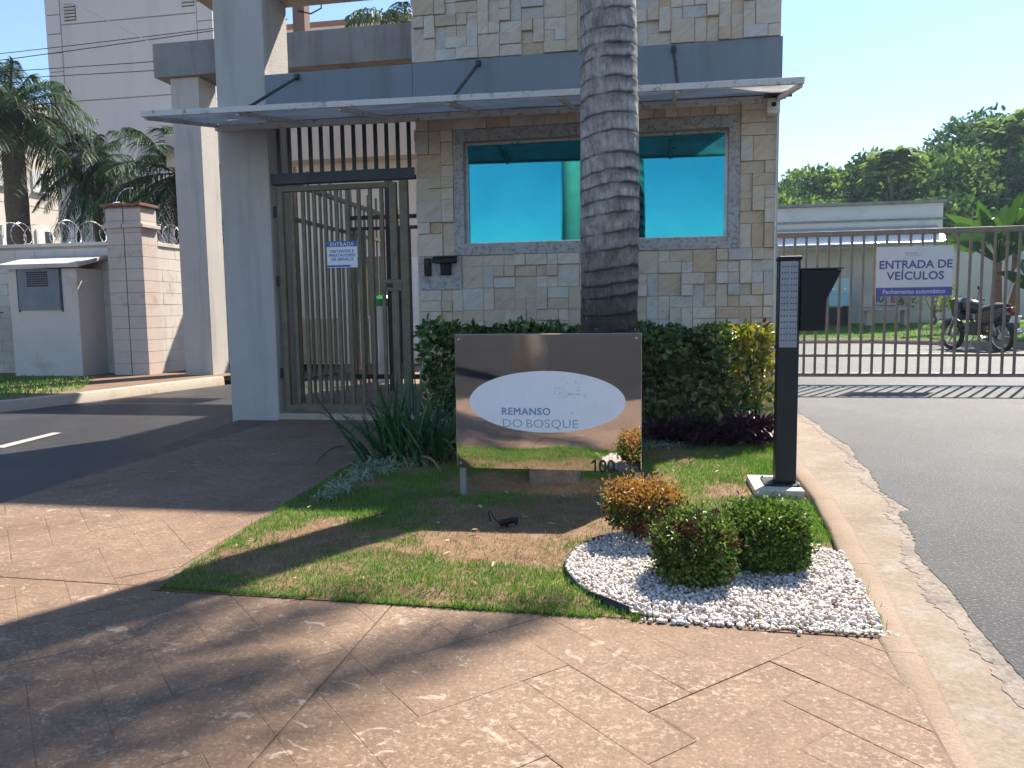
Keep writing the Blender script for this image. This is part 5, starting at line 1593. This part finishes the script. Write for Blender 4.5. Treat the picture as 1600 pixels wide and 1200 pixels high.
# wooded slope as one mass
hx = np.linspace(-40, 130, 60); hy = np.linspace(34, 130, 34)
HX, HY = np.meshgrid(hx, hy)
def hill(x, y):
    f = np.clip((y - 34) / 14, 0, 1)
    return -0.3 + f * (5.0 + 0.23 * np.clip(x - 8, -4, 60)) + 1.0 * (fbm(x, y, 0.05, 3) - 0.5) * f
HZ = hill(HX, HY)
idx = np.arange(HX.size).reshape(HX.shape)
F = np.stack([idx[:-1, :-1], idx[:-1, 1:], idx[1:, 1:], idx[1:, :-1]], -1).reshape(-1, 4)
struct(fmesh('hill', np.stack([HX, HY, HZ], -1), F, 'earth', smooth=True))
cs = []; rs = []
for i in range(210):
    y = rng.uniform(37, 62); x = rng.uniform(6, 36) * (y + 7) / 52
    z = hill(x, y) + rng.uniform(0.5, 4.4) * (0.75 + 0.25 * rng.random())
    cs.append((x, y, z)); rs.append(rng.uniform(1.0, 2.2))
V, F = leaf_cluster(cs, rs, 170, 0.42)
o = fmesh('woodland', V, F, 'tree_leaf'); struct(o, 'stuff'); tag(o, 'dense dark green woodland on the slope above the white building', 'woodland')
k = rng.random(len(cs)) < 0.45
V, F = leaf_cluster([(c[0], c[1] - 0.5, c[2] + 0.5) for c, q in zip(cs, k) if q], [r * 0.8 for r, q in zip(rs, k) if q], 150, 0.40)
o = fmesh('woodland_light', V, F, 'tree_leaf_light'); struct(o, 'stuff'); tag(o, 'paler foliage scattered through the woodland', 'woodland')
def star_tree(label, loc, th, n, L):
    t = thing('umbrella_tree', label, 'tree', loc, 0)
    MB().tube([loc, (loc[0] + 0.15, loc[1], loc[2] + th * 0.6), (loc[0], loc[1], loc[2] + th)], [0.16, 0.12, 0.07], 8).build('trunk', 'bark', t, smooth=True)
    parts = []
    for i in range(n):
        c = np.array([loc[0], loc[1], loc[2] + th]) + rng.normal(size=3).clip(-1.3, 1.3) * np.array([0.7, 0.7, 0.55])
        m = 10
        a = np.linspace(0, 6.283, m, endpoint=False) + rng.random()
        D = np.stack([np.cos(a), np.sin(a), rng.uniform(0.2, 0.7, m)], -1)
        parts.append(straps(np.tile(c, (m, 1)), D, L * rng.uniform(0.8, 1.1, m), L * 0.26, rng.uniform(0.25, 0.6, m), 4))
    V, F = merge(parts)
    fmesh('crown', V, F, 'tree_leaf_light', t)
star_tree('umbrella leaved tree standing out above the middle of the woodland', (14.7, 41.5, 2.6), 6.4, 26, 1.3)
star_tree('umbrella leaved tree at the highest part of the wooded slope', (21.8, 44, 4.5), 6.6, 26, 1.3)

# --- big-leaved plants inside the gate
def banana(label, loc, th, n, L, W, fan=1.0):
    t = thing('banana_plant', label, 'plant', loc, 0, None)
    MB().tube([loc, (loc[0], loc[1], loc[2] + th)], [0.16, 0.10], 10).build('stalk', 'terracotta', t, smooth=True)
    parts = []
    ra = MB()
    for i in range(n):
        a = (i / (n - 1) - 0.5) * 2.5 * fan
        az_ = rng.normal(0, 0.5)
        D = np.array([[math.sin(a) * math.cos(az_), math.sin(az_) * 0.5 - 0.15, math.cos(a) + 0.25]])
        base = np.array([[loc[0], loc[1], loc[2] + th]])
        l0 = L * rng.uniform(0.8, 1.1)
        mid_ = base + unit(D) * l0 * 0.45
        sd = unit(np.cross(unit(D), np.array([0.3 * rng.normal(), 1.0, 0.2])))
        parts.append(straps(mid_, D, l0, W * rng.uniform(0.8, 1.1), rng.uniform(0.1, 0.5, 1), 7, sd))
        ra.tube([tuple(base[0]), tuple(mid_[0])], 0.03, 6)
    ra.build('leaf_stalk', 'banana_leaf', t)
    V, F = merge(parts)
    fmesh('leaves', V, F, 'banana_leaf', t)
banana('fan of big banana like leaves rising above the vehicle gate', (10.1, 15.2, 0.2), 1.9, 19, 1.45, 0.34)
banana('lower big leaved plant behind the motorcycle', (10.9, 14.6, 0.1), 1.0, 13, 1.1, 0.26)
banana('large broad leaved plant at the frame edge past the pergola post', (11.2, 16.8, 0.2), 2.2, 15, 1.5, 0.36)
tree('shrub', 'low green shrub under the pergola', (10.0, 19.5, 0.3), 0.5, 0.06, 0.9, 'tree_leaf_light', 0.16, 260, 12, 'shrub')
t = thing('leaning_trunk', 'white curved leaning tree trunk beside the pergola post', 'tree', (10.35, 15.5, 0.1))
MB().tube([(10.32, 15.5, 0.1), (10.36, 15.5, 0.9), (10.55, 15.5, 1.6), (10.9, 15.45, 2.2), (11.4, 15.4, 2.5)], [0.11, 0.10, 0.09, 0.08, 0.07], 10).build('trunk', 'white_paint', t, smooth=True)
V, F = leaf_cluster([(11.6, 15.4, 2.9), (12.2, 15.3, 3.1)], [0.6, 0.6], 500, 0.16)
fmesh('crown', V, F, 'tree_leaf', t)
# ------------------------------------------------------------------ left boundary
bw = thing('boundary_wall', 'painted block boundary wall running back from the pier', 'wall', (-7.5, 5.5, 0))
MB().box(-14, 5.06, -0.1, -7.50, 5.22, 2.26).build('wall_core', 'mortar', bw)
MB().box(-7.42, 4.80, -0.1, -7.17, 9.0, 2.22).build('wall_core', 'mortar', bw)
brnd = random.Random(4)
bh = 0.2
for j in range(11):
    z0 = 0.02 + j * bh
    x = -7.52 - (0.2 if j % 2 else 0.0)
    xe = -7.505
    while xe > -11.0:
        x0 = max(x, -11.0) if x < xe else xe - 0.4
        MB().box(x0 + 0.003, 5.045 + brnd.uniform(-.002, .002), z0 + 0.003, xe - 0.003, 5.07, z0 + bh - 0.003).build('block', 'block_paint', bw)
        xe = x0; x = x0 - 0.4
    y = 5.0 if j % 2 else 4.82
    ys_ = 4.82
    while ys_ < 7.4:
        y1 = ys_ + (0.2 if (j % 2 and ys_ == 4.82) else 0.4)
        MB().box(-7.18, ys_ + 0.003, z0 + 0.003, -7.150 + brnd.uniform(-.002, .002), y1 - 0.003, z0 + bh - 0.003).build('block', 'block_paint', bw)
        ys_ = y1
MB().box(-14, 5.03, 2.262, -7.52, 5.25, 2.32).build('coping', 'block_paint', bw, bevel=0.005)
MB().box(-7.44, 5.12, 2.222, -7.13, 9.0, 2.29).build('coping', 'block_paint', bw, bevel=0.005)
pr = thing('wall_pier', 'pinkish block pier with dark crack and ragged tile cap at the wall corner', 'pier', (-7.5, 4.8, 0))
MB().box(-7.775, 4.72, -0.1, -7.475, 5.10, 2.85).build('pier_core', 'mortar', pr)
MB().box(-7.449, 4.72, -0.1, -7.145, 5.10, 2.85).build('pier_core', 'mortar', pr)
MB().box(-7.4745, 4.76, -0.1, -7.4495, 5.09, 2.84).build('crack', 'joint', pr)
for j in range(14):
    z0 = 0.02 + j * 0.2
    h_ = 0.2
    MB().box(-7.79, 4.70 + brnd.uniform(-.003, .003), z0 + 0.003, -7.472, 5.11, z0 + h_ - 0.003).build('block', 'pier_paint', pr)
    MB().box(-7.452, 4.70 + brnd.uniform(-.003, .003), z0 + 0.003, -7.13, 5.11, z0 + h_ - 0.003).build('block', 'pier_paint', pr)
MB().box(-7.85, 4.65, 2.50, -7.475, 5.14, 2.56).build('ledge', 'pier_paint', pr, bevel=0.005)
MB().box(-7.45, 4.65, 2.50, -7.07, 5.14, 2.56).build('ledge', 'pier_paint', pr, bevel=0.005)
for i in range(7):
    x = -7.84 + i * 0.108
    MB().obox((x + 0.055, 4.88, 2.875 + brnd.uniform(-.006, .012)), (0.052, 0, brnd.uniform(-.008, .008)), (0, 0.245, 0.0), (0, 0, 0.022)).build('cap_tile', 'terracotta', pr)
mh = thing('meter_cabinet', 'rendered meter cabinet with sloping slab roof and grey metal door', 'cabinet', (-8.8, 4.5, 0))
MB().box(-9.50, 4.42, -0.1, -8.18, 5.04, 1.84).build('body', 'wall_paint', mh, bevel=0.008)
MB().prism_ax([(4.30, 1.845), (5.04, 2.03), (5.04, 2.09), (4.30, 1.915)], -9.62, -8.05, 0).build('roof_slab', 'stucco', mh, bevel=0.006)
dr_ = MB().box(-9.30, 4.395, 1.15, -8.50, 4.419, 1.835).build('door', 'meter_door', mh, bevel=0.004)
MB().box(-9.33, 4.405, 1.12, -9.302, 4.4195, 1.84).build('door_frame', 'dark_metal', mh)
MB().box(-8.498, 4.405, 1.12, -8.47, 4.4195, 1.84).build('door_frame', 'dark_metal', mh)
gr = MB()
for i in range(9):
    for j in range(7):
        gr.box(-9.12 + i * 0.046, 4.389, 1.545 + j * 0.037, -9.12 + i * 0.046 + 0.032, 4.3945, 1.545 + j * 0.037 + 0.025)
o = gr.build('vent_hole', 'black_plastic', dr_); o['kind'] = 'stuff'
# razor wire coils
def razor(name, label, a, b, r, turns, ph=0.0):
    t = thing(name, label, 'razor wire', a)
    a = Vector(a); b = Vector(b); d = b - a; L = d.length; d.normalize()
    s = d.cross(Vector((0, 0, 1))).normalized()
    n = turns * 26
    pts = []
    rr_ = random.Random(int(ph * 10) + 3)
    off = [rr_.uniform(0.75, 1.15) for _ in range(turns + 2)]
    for i in range(n + 1):
        q = i / 26; ang = 2 * math.pi * q + ph
        f = q - int(q)
        rad = r * (off[int(q)] * (1 - f) + off[int(q) + 1] * f)
        pts.append(a + d * (L * i / n + 0.1 * math.sin(ang * 0.37)) + s * (rad * math.cos(ang)) + Vector((0, 0, r * 0.9 + rad * math.sin(ang))))
    MB().tube(pts, 0.0045, 5).build('wire_coil', 'razor', t, smooth=True)
    bb = MB()
    for i in range(1, n, 2):
        p = pts[i]; tg_ = (pts[i + 1] - pts[i - 1]).normalized()
        u = tg_.cross(Vector((rr_.uniform(-1, 1), rr_.uniform(-1, 1), rr_.uniform(-1, 1)))).normalized()
        bb.obox(p, tg_ * 0.016, u * 0.012, tg_.cross(u) * 0.0012)
    o = bb.build('barb', 'razor', t); o['kind'] = 'stuff'
razor('razor_wire', 'coiled razor wire along the wall behind the meter cabinet', (-11.2, 5.13, 2.32), (-8.2, 5.13, 2.32), 0.21, 9)
razor('razor_wire', 'stretched razor wire loops rising over the wall pier', (-8.2, 5.13, 2.35), (-7.5, 5.05, 2.95), 0.17, 2, 2.0)
razor('razor_wire', 'coiled razor wire on the wall between pier and rear column', (-7.29, 5.3, 2.29), (-7.29, 7.2, 2.29), 0.19, 5, 1.0)
tree('shrub', 'yellowish shrub at the picture edge beside the meter cabinet', (-10.35, 4.2, 0.0), 0.5, 0.04, 0.62, 'croton_leaf', 0.10, 800, 14, 'shrub')

# ------------------------------------------------------------------ apartment blocks
ab = thing('apartment_building', 'tall pale apartment block with a blank grooved end wall', 'building', (-19.7, 30, 0))
MB().box(-23.40, 22.05, -0.3, -15.95, 27, 21).build('wall', 'mortar', ab)
MB().box(-23.43, 22.06, -0.3, -23.401, 27, 21).build('side_wall', 'tower_paint', ab)
MB().box(-15.949, 22.06, -0.3, -15.92, 27, 21).build('side_wall', 'cream_paint', ab)
for z0, z1 in ((-0.3, 6.88), (6.93, 9.86), (9.91, 12.93), (12.98, 15.9), (15.95, 21)):
    MB().box(-22.72, 22.0, z0, -16.62, 22.05, z1).build('wall_panel', 'tower_paint', ab)
z = -0.2
while z < 20.5:
    for x0, x1 in ((-23.43, -22.76), (-16.58, -15.92)):
        MB().box(x0, 21.985, z, x1, 22.05, z + 0.72).build('quoin', 'tower_paint', ab)
    z += 0.755
for x, zc in ((-22.28, 13.42), (-16.95, 13.55)):
    v = MB().box(x - 0.27, 21.985, zc - 0.33, x + 0.27, 21.999, zc + 0.33).build('vent', 'black_plastic', ab)
    for i in range(5):
        MB().obox((x, 21.965, zc - 0.26 + i * 0.13), (0.26, 0, 0), (0, 0.018, -0.018), (0, 0.005, 0.02)).build('louvre', 'tower_paint', v)
# sunlit block beyond
ab2 = thing('apartment_building', 'sunlit cream apartment block with windows beyond the shaggy palm', 'building', (-32, 30, 0))
MB().box(-44, 22.5, -0.3, -30.04, 41, 12).build('wall', 'cream_paint', ab2)
for z0, z1 in ((-0.3, 3.95), (4.0, 6.62), (6.67, 9.25), (9.30, 12)):
    MB().box(-30.04, 22.5, z0, -30.0, 41, z1).build('wall_panel', 'cream_paint', ab2)
for zc in (2.3, 5.0, 7.95, 10.6):
    for yc in (24.2, 26.4, 28.55, 30.7):
        f = MB().box(-30.0, yc - 0.55, zc - 0.52, -29.93, yc + 0.55, zc + 0.52).build('window', 'white_paint', ab2)
        MB().box(-29.929, yc - 0.02, zc - 0.45, -29.92, yc + 0.48, zc + 0.45).build('pane', 'dark_glass', f)
        MB().box(-29.929, yc - 0.48, zc - 0.45, -29.921, yc - 0.03, zc + 0.45).build('shutter', 'white_paint', f)
        MB().box(-30.0, yc - 0.62, zc - 0.60, -29.88, yc + 0.62, zc - 0.53).build('sill', 'grey_concrete', f)
ab3 = thing('apartment_building', 'cream apartment block whose roof line shows above the rear beam', 'building', (-15, 36, 0))
MB().box(-22, 34, -0.3, -11.2, 46, 16.55).build('wall', 'cream_paint', ab3)
MB().box(-22.1, 33.9, 16.55, -11.1, 46, 16.8).build('roof_edge', 'terracotta', ab3)
for zc in (3.2, 6.0, 8.8, 11.6):
    for xc in (-20, -17.5, -15, -12.8):
        f = MB().box(xc - 0.6, 33.94, zc - 0.55, xc + 0.6, 34.0, zc + 0.55).build('window', 'white_paint', ab3)
        MB().box(xc - 0.52, 33.93, zc - 0.47, xc + 0.52, 33.939, zc + 0.47).build('pane', 'dark_glass', f)

# ------------------------------------------------------------------ overhead cables
def wire(label, a, b, sag, r=0.007, mat='cable', grp='overhead cables'):
    a = Vector(a); b = Vector(b)
    pts = []
    for i in range(15):
        q = i / 14
        p = a.lerp(b, q); p.z -= sag * 4 * q * (1 - q)
        pts.append(p)
    o = MB().tube(pts, r, 5).build('overhead_cable', mat, None)
    tag(o, label, 'cable', grp)
wire('topmost thin black cable crossing the tall apartment block', (-18, 6.2, 5.95), (-5.0, 6.0, 6.13), 0.05)
wire('second black cable from the top crossing the tall apartment block', (-18, 6.2, 5.70), (-5.0, 6.0, 6.12), 0.05, 0.008)
wire('third black cable from the top meeting the rear beam', (-18, 6.2, 5.84), (-6.6, 5.25, 5.33), 0.02)
wire('lowest black cable meeting the rear beam', (-18, 6.2, 5.76), (-6.6, 5.25, 5.18), 0.02)
wire('white cable slanting down to the rear beam end', (-14.0, 6.6, 9.3), (-6.66, 5.2, 5.40), 0.0, 0.009, 'cable_white')

cs = []; rs = []
for i in range(120):
    x = rng.uniform(-60, 70); cs.append((x, rng.uniform(-80, -66), rng.uniform(0.5, 4.5) * (0.6 + 0.8 * float(fbm(x, 0.0, 0.09, 2))))); rs.append(rng.uniform(1.4, 2.6))
V, F = leaf_cluster(cs, rs, 60, 0.6)
o = fmesh('street_trees', V, F, 'tree_leaf'); struct(o, 'stuff'); tag(o, 'distant row of trees across the street, mirrored low in the window', 'woodland')
# ------------------------------------------------------------------ street behind the viewer, seen only in the mirror sign
t = thing('utility_pole', 'tapered concrete utility pole across the street, reflected in the steel sign', 'pole', (-0.42, -9.3, 0))
MB().tube([(-0.42, -9.3, -0.2), (-0.42, -9.3, 9)], [0.26, 0.15], 16).build('shaft', 'pole', t, smooth=True)
MB().box(-1.5, -9.36, 8.2, 0.4, -9.24, 8.32).build('cross_arm', 'pole', t)

# ------------------------------------------------------------------ sunlit air
k = NT('haze_air')
k.t.nodes.remove(k.b)
vol = k.n('VolumePrincipled')
vol.inputs['Color'].default_value = (0.62, 0.82, 1.0, 1)
vol.inputs['Density'].default_value = 0.0006
vol.inputs['Anisotropy'].default_value = 0.25
k.l(vol.outputs[0], k.out.inputs['Volume'])
M['haze_air'] = k.m
hz = MB().box(-70, -50, -1.4, 140, 140, 26).build('haze', 'haze_air', None)
struct(hz, 'stuff')
tag(hz, 'faint bluish air haze over the whole scene', 'haze')
